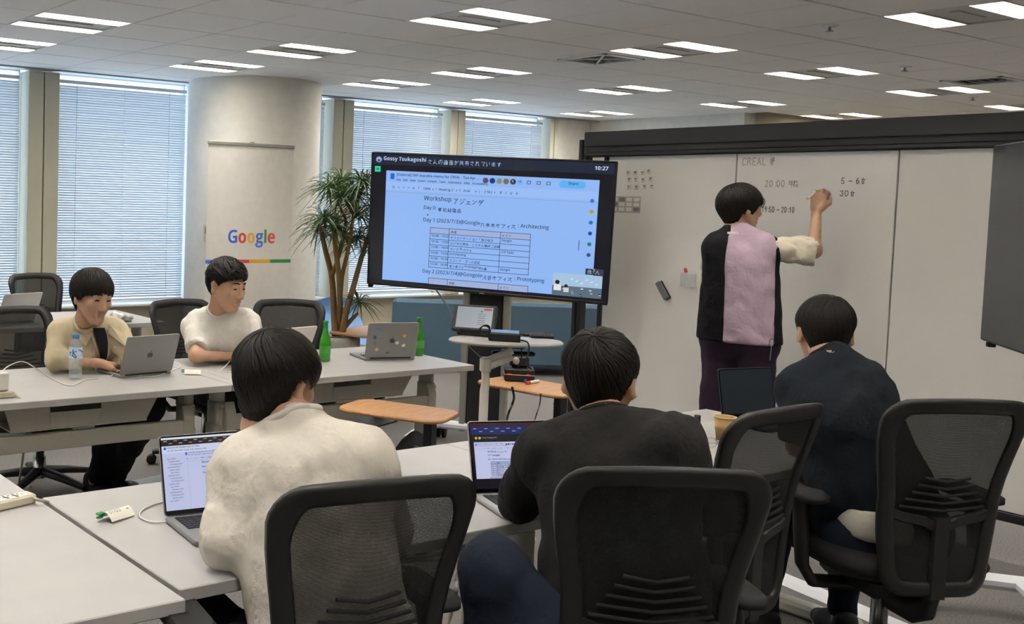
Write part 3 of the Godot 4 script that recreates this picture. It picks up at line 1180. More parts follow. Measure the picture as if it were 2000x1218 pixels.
# ---------- materials of the place
func make_materials() -> void:
	rng.seed = 1
	var fine := noise_tex(0.12, Color(0.8, 0.8, 0.8), Color(1, 1, 1))
	var weave := noise_tex(0.35, Color(0.75, 0.75, 0.75), Color(1, 1, 1))
	grain(mat("carpet", Color("918e8b"), 1.0, 0.0, 0.2), noise_tex(0.22, Color(0.62, 0.62, 0.62), Color(1, 1, 1), 512), Vector3.ONE * 0.9, true)
	grain(mat("ceiling_tile", Color("faf7f3"), 0.9), noise_tex(0.3, Color(0.92, 0.92, 0.92), Color(1, 1, 1)), Vector3.ONE * 2.0, true)
	grain(mat("ceiling_tile_new", Color("fafafa"), 0.9), noise_tex(0.3, Color(0.92, 0.92, 0.92), Color(1, 1, 1)), Vector3.ONE * 2.0, true)
	mat("plenum", Color("9a9693"), 0.9)
	grain(mat("wall", Color("e6e4de"), 0.85), noise_tex(0.05, Color(0.96, 0.96, 0.96), Color(1, 1, 1)), Vector3.ONE * 0.7, true)
	mat("wall_beige", Color("cfc6b0"), 0.85)
	mat("post", Color("bfbca9"), 0.7)
	mat("seam", Color("6a665a"), 0.9)
	mat("white_frame", Color("e6e8ea"), 0.5)
	var slat := mat("slat", Color("d9dde2"), 0.55)
	slat.backlight_enabled = true
	slat.backlight = Color(0.3, 0.32, 0.34)
	mat("blind_rail", Color("d5d8dc"), 0.5)
	var glass := mat("pane", Color(0.9, 0.95, 0.97, 0.08), 0.05)
	glass.transparency = BaseMaterial3D.TRANSPARENCY_ALPHA
	mat("lamp_metal", Color("dedad0"), 0.45)
	mat("lamp_panel", Color("cfccc6"), 0.6)
	mat("lamp_fin", Color("ebe8e0"), 0.4)
	glow("lamp_glow", Color(1.0, 0.95, 0.84), 1.6)
	grain(mat("desk", Color("b1afad"), 0.4), noise_tex(0.02, Color(0.97, 0.97, 0.97), Color(1, 1, 1)), Vector3.ONE * 0.8)
	mat("desk_frame", Color("cbc6b9"), 0.5)
	mat("desk_tray", Color("c4bfb4"), 0.55)
	mat("black", Color("161517"), 0.5)
	mat("black_soft", Color("1b1a1b"), 0.8)
	mat("chair_frame", Color("1e1c1c"), 0.48)
	bumpy(grain(mat("chair_seat", Color("19191b"), 0.95), weave, Vector3.ONE * 9.0), weave, 0.08)
	mat("chrome", Color("b9b9b8"), 0.25, 0.9)
	mat("steel", Color("a9a7a1"), 0.4, 0.6)
	mat("beam", Color("2b2a2c"), 0.55)
	mat("board", Color("f5f3ef"), 0.1, 0.0, 0.45)
	mat("ink", Color("55565c"), 0.7)
	mat("ink_pale", Color("a39f9d"), 0.7)
	mat("paper", Color("eae6dc"), 0.8)
	mat("paper_print", Color("7d7c86"), 0.8)
	grain(mat("banner", Color("dfdbd5"), 0.6), noise_tex(0.04, Color(0.97, 0.97, 0.97), Color(1, 1, 1)), Vector3.ONE)
	mat("g_blue", Color("3d6ad0"), 0.6)
	mat("g_red", Color("d64a3b"), 0.6)
	mat("g_yellow", Color("e2ab2e"), 0.6)
	mat("g_green", Color("3a9455"), 0.6)
	mat("aluminium", Color("b3b1b0"), 0.42, 0.55)
	mat("space_grey", Color("8f8e8d"), 0.45, 0.35)
	mat("keys", Color("16161a"), 0.55)
	mat("dark_lid", Color("2a323e"), 0.5, 0.2)
	mat("dark_glass", Color("0c0d10"), 0.12)
	mat("logo", Color("47474b"), 0.3, 0.2)
	mat("skin_plain", Color("c99a77"), 0.55)
	var skin := mat("skin", Color.WHITE, 0.52)
	skin.vertex_color_use_as_albedo = true
	mat("eye", Color("1a1210"), 0.25)
	mat("hair", Color("171311"), 0.65, 0.0, 0.3)
	var lock := mat("hair_lock", Color.WHITE, 0.5, 0.0, 0.32)
	lock.vertex_color_use_as_albedo = true
	# creases of worn cloth: ridged relief, about 6 cm apart
	var soft := noise_tex(0.3, Color(0.98, 0.98, 0.98), Color(1, 1, 1))
	var cn := FastNoiseLite.new()
	cn.seed = 5
	cn.frequency = 0.007
	cn.fractal_type = FastNoiseLite.FRACTAL_RIDGED
	cn.fractal_octaves = 1
	cn.domain_warp_enabled = true
	cn.domain_warp_amplitude = 30.0
	var crease := NoiseTexture2D.new()
	crease.width = 512
	crease.height = 512
	crease.seamless = true
	crease.noise = cn
	for a in [["tee_white", "ddd6cb"], ["tee_bright", "e4e0d8"], ["sweat_black", "2b2929"], ["tee_navy", "23282f"], ["beige_shirt", "cbbd9f"], ["trouser_black", "1d1c1f"], ["trouser_navy", "222836"], ["trouser_plum", "382b3a"], ["vest_black", "1c1b1e"], ["vest_lilac", "b9a3b4"], ["sleeve_cream", "dfd6c3"], ["shirt_dark", "2b2b31"]]:
		bumpy(grain(mat(a[0], Color(a[1]), 0.9, 0.0, 0.3), soft, Vector3(2.2, 1.5, 2.2)), crease, 0.7)
	mat("shoe_black", Color("1d1a1b"), 0.6)
	mat("sole_grey", Color("9d958d"), 0.7)
	var wood := noise_tex(0.015, Color(0.86, 0.8, 0.74), Color(1, 1, 1))
	grain(mat("wood", Color("d0a273"), 0.35), wood, Vector3(1.2, 1.2, 14.0))
	mat("wood_edge", Color("8a5f33"), 0.5)
	grain(mat("blue_felt", Color("5f7c93"), 0.95), weave, Vector3.ONE * 6.0)
	mat("blue_plastic", Color("5d86b8"), 0.6)
	var green := mat("green_glass", Color(0.2, 0.68, 0.1, 0.62), 0.1)
	green.transparency = BaseMaterial3D.TRANSPARENCY_ALPHA
	var pet := mat("pet", Color(0.95, 0.97, 0.98, 0.12), 0.08)
	pet.transparency = BaseMaterial3D.TRANSPARENCY_ALPHA
	var water := mat("water", Color(0.9, 0.95, 0.97, 0.06), 0.04)
	water.transparency = BaseMaterial3D.TRANSPARENCY_ALPHA
	mat("cap_blue", Color("3f8fd6"), 0.5)
	mat("label_blue", Color("2f6fb5"), 0.6)
	mat("label_white", Color("d4e3ee"), 0.6)
	mat("cup", Color("b79562"), 0.75)
	mat("cup_rim", Color("d9bd93"), 0.7)
	grain(mat("pot", Color("bdb7ab"), 0.8), noise_tex(0.1, Color(0.85, 0.85, 0.85), Color(1, 1, 1)), Vector3.ONE * 3.0)
	mat("soil", Color("4a3a2a"), 1.0)
	grain(mat("bark", Color("a5875a"), 0.9), noise_tex(0.06, Color(0.65, 0.6, 0.55), Color(1, 1, 1)), Vector3(6, 20, 6))
	var leaf := mat("leaf", Color("4f6a44"), 0.5)
	leaf.backlight_enabled = true
	leaf.backlight = Color(0.14, 0.2, 0.08)
	mat("cable_white", Color("dad5cc"), 0.55)
	mat("cable_beige", Color("b0a692"), 0.6)
	mat("cable_black", Color("19181a"), 0.6)
	mat("cable_red", Color("b5303a"), 0.6)
	mat("strip_beige", Color("c8c0ac"), 0.6)
	mat("slot", Color("5a5448"), 0.8)
	mat("thermo", Color("c6bfab"), 0.6)
	mat("thermo_dark", Color("8c8676"), 0.6)
	mat("red", Color("c63a30"), 0.5)
	mat("marker_white", Color("e7e2da"), 0.4)
	mat("marker_blue", Color("2c4fa8"), 0.5)
	var led := glow("red_led", Color(1.0, 0.12, 0.1), 1.2)
	led.albedo_color = Color(0.6, 0.05, 0.05)
	# knitted mesh of the chair backs: opaque threads, see-through gaps
	var im := Image.create(128, 128, false, Image.FORMAT_RGBA8)
	for y in 128:
		for x in 128:
			var row := y / 8
			var xx := (x + (row % 2) * 8) % 16
			var thread := (y % 8) < 4 or xx < 5
			im.set_pixel(x, y, Color(0.11, 0.105, 0.1, 0.97) if thread else Color(0.09, 0.09, 0.09, 0.75))
	var mesh := mat("chair_mesh", Color(0.9, 0.9, 0.9), 0.85)
	mesh.transparency = BaseMaterial3D.TRANSPARENCY_ALPHA
	mesh.albedo_texture = ImageTexture.create_from_image(im)
	mesh.uv1_triplanar = true
	mesh.uv1_scale = Vector3.ONE * 26.0

# ---------- the room
const GX := 1.8017
const GZ := -5.511
const LAMPS := [[19, 1], [19, -2], [19, -5], [13, -8], [16, -5], [16, -8], [10, -11], [13, -11], [1, 1], [4, 1], [7, 1], [10, 1], [13, 1], [16, 1], [-2, 1], [-5, 1], [1, -2], [4, -2], [7, -2], [10, -2], [13, -2], [16, -2], [-2, -2], [-5, -2], [1, -5], [4, -5], [7, -5], [10, -5], [13, -5], [-2, -5], [-5, -5], [-8, -5], [-8, -2], [-8, 1], [-8, 3], [-11, -5], [-11, -2], [-11, 1], [-5, 3], [-5, -8], [-2, 3], [1, 3], [4, 3], [7, 3], [10, 4], [13, 4], [1, -8], [4, -8], [7, -8], [10, -8], [-2, -8], [1, -11], [4, -11], [7, -11], [-2, -11]]
func in_view(p: Vector3, margin := 60.0) -> bool:
	var q := cam_basis.inverse() * (p - EYE)
	if q.z > -0.3:
		return false
	var x := CX + F * q.x / -q.z
	var y := CY - F * q.y / -q.z
	return x > -margin and x < 2000 + margin and y > -margin and y < 1218 + margin
func build_room() -> void:
	var st := S()
	box(st, Vector3(4, -0.05, -2.2), Vector3(24.6, 0.1, 14.6))
	structure("floor", st, M["carpet"])
	# carpet tile joints are too faint to tell apart; ceiling tiles are not
	st = S()
	box(st, Vector3(4, CEIL + 0.2, -2.2), Vector3(24.6, 0.1, 14.6))
	var ceiling := structure("ceiling", st, M["plenum"])
	st = S()
	box(st, Vector3(0, 0.008, 0), Vector3(0.59, 0.016, 0.586), 0.003)
	st.generate_normals()
	var tile: ArrayMesh = st.commit()
	var lamps := {}
	for l in LAMPS:
		lamps[Vector2i(l[0], l[1])] = true
	var rest := S()
	var hidden_tiles := 0
	for a in range(-16, 6):
		for b in range(-17, 25):
			if lamps.has(Vector2i(b, a)):
				continue
			var p := Vector3(GX + 0.6 * (b + 0.5), CEIL, GZ - 0.6 * (a + 0.5))
			if p.x > 10.7 and p.z < -6.9:
				continue
			if in_view(p) and not (b in [7] and a == -1) and not (b == 12 and a == -3):
				var o := mi("ceiling_tile", tile, M["ceiling_tile_new"] if (b == 2 and a == 2) else M["ceiling_tile"], ceiling)
				o.position = p
			elif not in_view(p):
				box(rest, p + Vector3(0, 0.008, 0), Vector3(0.592, 0.016, 0.592))
				hidden_tiles += 1
	# the strip along the windows
	box(rest, Vector3(1.35, CEIL + 0.008, -8.96), Vector3(18.7, 0.016, 0.28))
	var r := obj("ceiling_border", rest, M["ceiling_tile"], ceiling)
	r.set_meta("kind", "stuff")
	# two air vents sit in their cells
	for v in [[7, -1], [12, -3]]:
		var c := Vector3(GX + 0.6 * (v[0] + 0.5), CEIL, GZ - 0.6 * (v[1] + 0.5))
		var nm: String = "square air vent with crossed white bars in the ceiling" if v[0] == 7 else "flat slotted air grille with white rim in the ceiling"
		var t := thing("air_vent", nm, "vent", c)
		st = S()
		var w := 0.4
		for s in [-1.0, 1.0]:
			box(st, Vector3(s * 0.25, 0.008, 0), Vector3(0.094, 0.016, 0.592))
			box(st, Vector3(0, 0.008, s * 0.25), Vector3(0.406, 0.016, 0.094))
		obj("surround", st, M["ceiling_tile"], t)
		st = S()
		for s in [-1.0, 1.0]:
			box(st, Vector3(s * 0.2, -0.004, 0), Vector3(0.03, 0.012, w + 0.03), 0.003)
			box(st, Vector3(0, -0.004, s * 0.2), Vector3(w + 0.03, 0.012, 0.03), 0.003)
		if v[0] == 7:
			box(st, Vector3(0, 0.0, 0), Vector3(0.014, 0.008, 0.55), 0.0, Basis(Vector3.UP, PI / 4))
			box(st, Vector3(0, 0.0, 0), Vector3(0.014, 0.008, 0.55), 0.0, Basis(Vector3.UP, -PI / 4))
		obj("frame", st, M["white_frame"], t)
		st = S()
		box(st, Vector3(0, 0.06, 0), Vector3(w, 0.006, w))
		obj("shaft", st, M["plenum"], t)
		for k in 5:
			st = S()
			box(st, Vector3(0, 0.02, -0.14 + 0.07 * k), Vector3(w - 0.02, 0.004, 0.045), 0.0, Basis(Vector3.RIGHT, 0.6))
			obj("blade", st, M["lamp_panel"], t)
	# sprinklers and detectors
	var heads := [[7.14, -3.47, "small ceiling sprinkler head beside the big slotted ceiling lamp"], [10.51, -2.51, "small round ceiling detector with bluish glint"], [14.46, -1.54, "small ceiling sprinkler head above the black beam of the whiteboard"]]
	for h in heads:
		var t := thing("sprinkler", h[2], "sprinkler", Vector3(GX + 0.6 * h[0], CEIL, GZ - 0.6 * h[1]))
		st = S()
		lathe(st, [Vector2(0.0, -0.008), Vector2(0.042, -0.006), Vector2(0.045, 0.0)], 16)
		obj("plate", st, M["white_frame"], t)
		st = S()
		lathe(st, [Vector2(0.0, -0.035), Vector2(0.022, -0.034), Vector2(0.022, -0.031), Vector2(0.008, -0.028), Vector2(0.008, -0.006)], 10)
		obj("head", st, M["steel"], t)
	# walls
	st = S()
	box(st, Vector3(1.35, 0.275, -9.15), Vector3(18.9, 0.55, 0.3))
	var ww := structure("wall_window", st, M["wall_beige"])
	st = S()
	box(st, Vector3(1.35, 0.56, -8.99), Vector3(18.7, 0.025, 0.2), 0.006)
	obj("sill", st, M["white_frame"], ww)
	st = S()
	box(st, Vector3(1.35, 2.75, -9.15), Vector3(18.9, 0.2, 0.3))
	obj("header", st, M["white_frame"], ww)
	st = S()
	box(st, Vector3(1.35, 2.646, -8.83), Vector3(18.7, 0.012, 0.03), 0.003)
	obj("blind_track", st, M["steel"], ww)
	st = S()
	box(st, Vector3(10.85, 1.35, -8.1), Vector3(0.3, 2.9, 2.4))
	structure("wall_end", st, M["wall"])
	st = S()
	box(st, Vector3(13.6, 1.35, -7.05), Vector3(5.4, 2.9, 0.3))
	structure("wall_recess", st, M["wall_beige"])
	st = S()
	box(st, Vector3(16.3, 1.35, -1.4), Vector3(0.3, 2.9, 13.0))
	structure("wall_right", st, M["wall"])
	st = S()
	box(st, Vector3(4, 1.35, 5.1), Vector3(24.8, 2.9, 0.3))
	structure("wall_back", st, M["wall"])
	st = S()
	box(st, Vector3(-8.2, 1.35, -2.1), Vector3(0.3, 2.9, 14.6))
	structure("wall_left", st, M["wall"])
	# posts between the windows, each with a seam down the middle
	var posts := [[-7.2, 1.9], [-4.65, 0.27], [-3.02, 0.27], [-1.39, 0.27], [0.24, 0.27], [1.87, 0.27], [3.51, 0.285], [6.79, 0.265], [8.395, 0.22], [9.955, 0.14], [10.36, 0.66]]
	var n := 0
	for p in posts:
		n += 1
		st = S()
		if n == 11:
			box(st, Vector3(p[0], 1.6, -9.05), Vector3(p[1], 2.1, 0.2))
			structure("trim_%d" % n, st, M["wall"])
			continue
		for s in [-1.0, 1.0]:
			box(st, Vector3(p[0] + s * (p[1] * 0.25 + 0.002), 1.6, -8.97), Vector3(p[1] * 0.5 - 0.007, 2.06, 0.22), 0.003)
		var t := structure("trim_%d" % n, st, M["post"])
		st = S()
		box(st, Vector3(p[0], 1.6, -8.99), Vector3(0.02, 2.06, 0.2))
		obj("seam", st, M["seam"], t)
	# windows and their blinds
	var bays := [[-6.2, -4.79], [-4.51, -3.16], [-2.88, -1.53], [-1.25, 0.1], [0.38, 1.73], [2.01, 3.365], [3.655, 5.02], [5.9, 6.655], [6.925, 8.285], [8.505, 9.885], [10.03, 10.1]]
	n = 0
	for b in bays:
		n += 1
		var w: float = b[1] - b[0]
		if w < 0.2:
			continue
		st = S()
		for s in [0, 1]:
			box(st, Vector3(b[s] + (0.008 if s == 0 else -0.008), 1.6, -9.1), Vector3(0.016, 2.1, 0.07), 0.004)
		box(st, Vector3((b[0] + b[1]) / 2, 0.585, -9.1), Vector3(w, 0.04, 0.07), 0.004)
		box(st, Vector3((b[0] + b[1]) / 2, 2.645, -9.1), Vector3(w, 0.016, 0.07), 0.004)
		var win := structure("window_%d" % n, st, M["white_frame"])
		st = S()
		box(st, Vector3((b[0] + b[1]) / 2, 1.62, -9.12), Vector3(w - 0.02, 2.06, 0.008))
		obj("pane", st, M["pane"], win)
		var names := {6: "pale venetian blind at the edge of the window bay left of the post", 7: "wide pale venetian blind between post and round column", 8: "venetian blind partly hidden behind the round column", 9: "venetian blind behind the potted tree", 10: "venetian blind beside the end wall, above the screen"}
		blind(b[0] + (0.22 if n == 1 else 0.012), b[1] - (0.02 if n == 1 else 0.05), names.get(n, "pale venetian blind far to the left along the windows"))
	# round column
	st = S()
	lathe(st, [Vector2(0.62, -0.0), Vector2(0.62, CEIL + 0.01)], 72, Transform3D(Basis(), Vector3(5.43, 0, -8.46)))
	structure("column", st, M["wall"])
	st = S()
	box(st, Vector3(5.62, 1.35, -9.0), Vector3(1.1, 2.7, 0.5))
	structure("wall_column", st, M["wall"])
func blind(x0: float, x1: float, label: String) -> void:
	var c := (x0 + x1) / 2
	var w := x1 - x0
	var t := thing("window_blind", label, "blind", Vector3(c, 0.6, -8.955), 0.0, "window blinds")
	var st := S()
	box(st, Vector3(0, 1.972, 0), Vector3(w, 0.03, 0.035), 0.003)
	obj("head_rail", st, M["blind_rail"], t)
	st = S()
	box(st, Vector3(0, 0.012, 0), Vector3(w, 0.018, 0.022), 0.004)
	obj("bottom_rail", st, M["blind_rail"], t)
	st = S()
	var pitch := 0.0225
	var n := int(1.915 / pitch)
	for i in n:
		var y := 0.04 + i * pitch
		var tilt := 0.92 + 0.03 * sin(i * 1.7)
		var pts := []
		for k in 4:
			var u := -0.0125 + 0.025 * k / 3.0
			var bow := 0.0016 * (1.0 - pow(u / 0.0125, 2.0))
			pts.append(Vector2(u * cos(tilt) - bow * sin(tilt), -u * sin(tilt) - bow * cos(tilt)))
		st.set_smooth_group(i + 1)
		for k in 3:
			var a: Vector2 = pts[k]
			var b: Vector2 = pts[k + 1]
			quad(st, Vector3(-w / 2, y - a.y, a.x), Vector3(w / 2, y - a.y, a.x), Vector3(w / 2, y - b.y, b.x), Vector3(-w / 2, y - b.y, b.x))
	st.set_smooth_group(-1)
	var s := obj("slats", st, M["slat"], t)
	s.set_meta("kind", "stuff")
	for k in [-0.36, 0.0, 0.36]:
		st = S()
		tube(st, [Vector3(w * k, 0.02, 0.014), Vector3(w * k, 1.96, 0.014)], 0.0016 if k == 0.0 else 0.003, 5)
		obj("ladder_cord", st, M["blind_rail"], t)
func ceiling_lamp(b: int, a: int) -> void:
	var c := Vector3(GX + 0.6 * (b + 0.5), CEIL, GZ - 0.6 * (a + 0.5))
	var t := thing("ceiling_lamp", "square recessed ceiling lamp with two glowing louvred strips", "ceiling lamp", c, 0.0, "recessed ceiling lamps")
	var st := S()
	box(st, Vector3(0, 0.125, 0), Vector3(0.596, 0.01, 0.596))
	for s in [-1.0, 1.0]:
		box(st, Vector3(0, 0.06, s * 0.293), Vector3(0.596, 0.12, 0.01))
		box(st, Vector3(s * 0.293, 0.06, 0), Vector3(0.01, 0.12, 0.576))
	obj("housing", st, M["lamp_metal"], t)
	st = S()
	box(st, Vector3(0, 0.014, 0), Vector3(0.576, 0.012, 0.25), 0.003)
	for s in [-1.0, 1.0]:
		box(st, Vector3(0, 0.02, s * 0.125), Vector3(0.576, 0.04, 0.008))
	box(st, Vector3(0, 0.005, 0), Vector3(0.3, 0.008, 0.05), 0.003)
	obj("centre_panel", st, M["lamp_panel"], t)
	for s in [-1.0, 1.0]:
		st = S()
		box(st, Vector3(0, 0.075, s * 0.208), Vector3(0.56, 0.006, 0.14))
		obj("lamp_diffuser", st, M["lamp_glow"], t)
		st = S()
		for k in 19:
			box(st, Vector3(-0.27 + 0.03 * k, 0.02, s * 0.208), Vector3(0.0025, 0.036, 0.148))
		var lv := obj("louver", st, M["lamp_fin"], t)
		lv.set_meta("kind", "stuff")
		var l := AreaLight3D.new()
		l.name = "strip_light"
		l.area_size = Vector2(0.55, 0.13)
		l.light_color = Color(1.0, 0.985, 0.965)
		l.light_energy = LAMP_POWER
		l.area_range = 30.0
		l.area_attenuation = 2.0
		l.shadow_enabled = true
		t.add_child(l, true)
		l.position = Vector3(0, 0.068, s * 0.208)
		l.rotation = Vector3(-PI / 2, 0, 0)

# ---------- desks
func desk(at: Vector3, turn: float, w: float, label: String, tray := true, legs := true) -> Node3D:
	# origin at the floor under the middle of the top; the beam and tray face +z
	var t := thing("desk", label, "desk", at, turn)
	var st := S()
	box(st, Vector3(0, DESK - 0.0155, 0), Vector3(w, 0.031, 0.8), 0.0025)
	obj("table_top", st, M["desk"], t)
	if not legs:
		return t
	for s in [-1.0, 1.0]:
		var x: float = s * (w / 2 - 0.085)
		st = S()
		for k in [[0.075, 0.0, 0.46, 0.12], [0.065, 0.44, 0.57, 0.105], [0.055, 0.56, 0.69, 0.09]]:
			var poly := round_rect(k[0], k[3], k[0] * 0.4, 3)
			prism(st, poly, k[1] + 0.03, k[2] + (0.0 if k[1] > 0.5 else 0.02), Transform3D(Basis(Vector3.RIGHT, -PI / 2), Vector3(x, 0, 0.12)), 0.003)
		for k in [0.455, 0.575]:
			box(st, Vector3(x, k, 0.178), Vector3(0.03, 0.02, 0.02), 0.003)
		obj("leg", st, M["desk_frame"], t)
		st = S()
		box(st, Vector3(x, 0.03, 0), Vector3(0.08, 0.05, 0.68), 0.012)
		obj("foot", st, M["desk_frame"], t)
		st = S()
		prism(st, PackedVector2Array([Vector2(-0.03, -0.075), Vector2(0.0, -0.1), Vector2(0.022, -0.05), Vector2(0.022, 0.05), Vector2(0.0, 0.1), Vector2(-0.03, 0.075)]), -0.028, 0.028, Transform3D(Basis(Vector3.UP, -PI / 2), Vector3(x - s * 0.03, 0.495, 0.19)), 0.004, false)
		obj("bracket", st, M["desk_frame"], t)
	st = S()
	box(st, Vector3(0, 0.495, 0.19), Vector3(w - 0.27, 0.075, 0.03), 0.004)
	obj("crossbeam", st, M["desk_frame"], t)
	if tray:
		st = S()
		var tw := 0.72
		var c0 := 0.09
		var A := [Vector3(c0 - tw / 2, 0.665, 0.26), Vector3(c0 + tw / 2, 0.665, 0.26), Vector3(c0 + tw / 2 - 0.04, 0.56, 0.23), Vector3(c0 - tw / 2 + 0.04, 0.56, 0.23)]
		var th := Vector3(0, 0, -0.006)
		# front sheet with a notch for hands at its upper edge
		for seg in [[A[0], A[0].lerp(A[1], 0.28), A[3].lerp(A[2], 0.28), A[3]], [A[0].lerp(A[1], 0.28) + Vector3(0, -0.03, -0.0), A[0].lerp(A[1], 0.62) + Vector3(0, -0.03, 0), A[3].lerp(A[2], 0.62), A[3].lerp(A[2], 0.28)], [A[0].lerp(A[1], 0.62), A[1], A[2], A[3].lerp(A[2], 0.62)]]:
			quad(st, seg[0], seg[1], seg[2], seg[3])
			quad(st, seg[0] + th, seg[3] + th, seg[2] + th, seg[1] + th)
			quad(st, seg[0], seg[0] + th, seg[1] + th, seg[1])
		box(st, Vector3(c0, 0.558, 0.13), Vector3(tw - 0.08, 0.005, 0.21))
		box(st, Vector3(c0, 0.61, 0.026), Vector3(tw - 0.08, 0.11, 0.005))
		obj("cable_tray", st, M["desk_tray"], t)
	return t

# ---------- office chair, facing +z
func back_at(x: float, y: float) -> Vector3:
	# where the reclined, wrapped back surface runs
	var v := clampf((y - 0.42) / 0.58, -0.2, 1.0)
	return Vector3(x, y, -0.235 - 0.11 * v - 0.03 * sin(v * PI) * 0.0 + 0.035 * sin((v - 0.1) * PI) + 0.55 * x * x)
func outline(grow: float) -> Array:
	# closed outline of the back: wide at the top, drawn in to the waist, a U below
	var hw := func(y: float) -> float:
		if y > 0.66:
			return lerpf(0.188, 0.229, smoothstep(0.66, 0.95, y))
		return lerpf(0.165, 0.188, smoothstep(0.42, 0.66, y))
	var pts := []
	var r := 0.075
	var top := 1.0 - grow
	var bot := 0.405 + grow
	for k in 9:
		var y: float = bot + r + (top - bot - 2 * r) * k / 8.0
		pts.append(Vector2(hw.call(y) - grow, y))
	var wt: float = hw.call(top - r) - grow
	var rr := maxf(0.03, r - grow)
	for k in range(1, 7):
		var a := PI / 2 * k / 6.0
		pts.append(Vector2(wt - rr + rr * cos(a), top - r + r * sin(a)))
	for k in range(1, 8):
		var f := 1.0 - k / 4.0
		pts.append(Vector2((wt - rr) * f, top - 0.006 * (1.0 - f * f) * -1.0))
	for k in range(0, 7):
		var a := PI / 2 + PI / 2 * k / 6.0
		pts.append(Vector2(-wt + rr + rr * cos(a), top - r + r * sin(a)))
	for k in range(1, 9):
		var y: float = top - r + (bot - top + 2 * r) * k / 8.0
		pts.append(Vector2(-hw.call(y) + grow, y))
	var wb: float = hw.call(bot + r) - grow
	for k in range(1, 7):
		var a := PI + PI / 2 * k / 6.0
		pts.append(Vector2(-wb + rr + rr * cos(a), bot + r + r * sin(a)))
	for k in range(1, 8):
		var f := -1.0 + k / 4.0
		pts.append(Vector2((wb - rr) * f, bot))
	for k in range(0, 6):
		var a := PI * 1.5 + PI / 2 * k / 6.0
		pts.append(Vector2(wb - rr + rr * cos(a), bot + r + r * sin(a)))
	return pts
func strip(st: SurfaceTool, line: Array, w: float, th: float) -> void:
	# a flat bar of width w lying on the back surface along 2-D points
	var rings := []
	for i in line.size():
		var d: Vector2 = (line[mini(i + 1, line.size() - 1)] - line[maxi(i - 1, 0)]).normalized()
		var nn := Vector2(-d.y, d.x) * w / 2
		var p: Vector2 = line[i]
		var f := Vector3(0, 0, th / 2)
		rings.append([back_at(p.x + nn.x, p.y + nn.y) - f * 0.4, back_at(p.x + nn.x * 0.8, p.y + nn.y * 0.8) - f, back_at(p.x - nn.x * 0.8, p.y - nn.y * 0.8) - f, back_at(p.x - nn.x, p.y - nn.y) - f * 0.4, back_at(p.x - nn.x, p.y - nn.y) + f, back_at(p.x + nn.x, p.y + nn.y) + f])
	loft(st, rings, true, false)
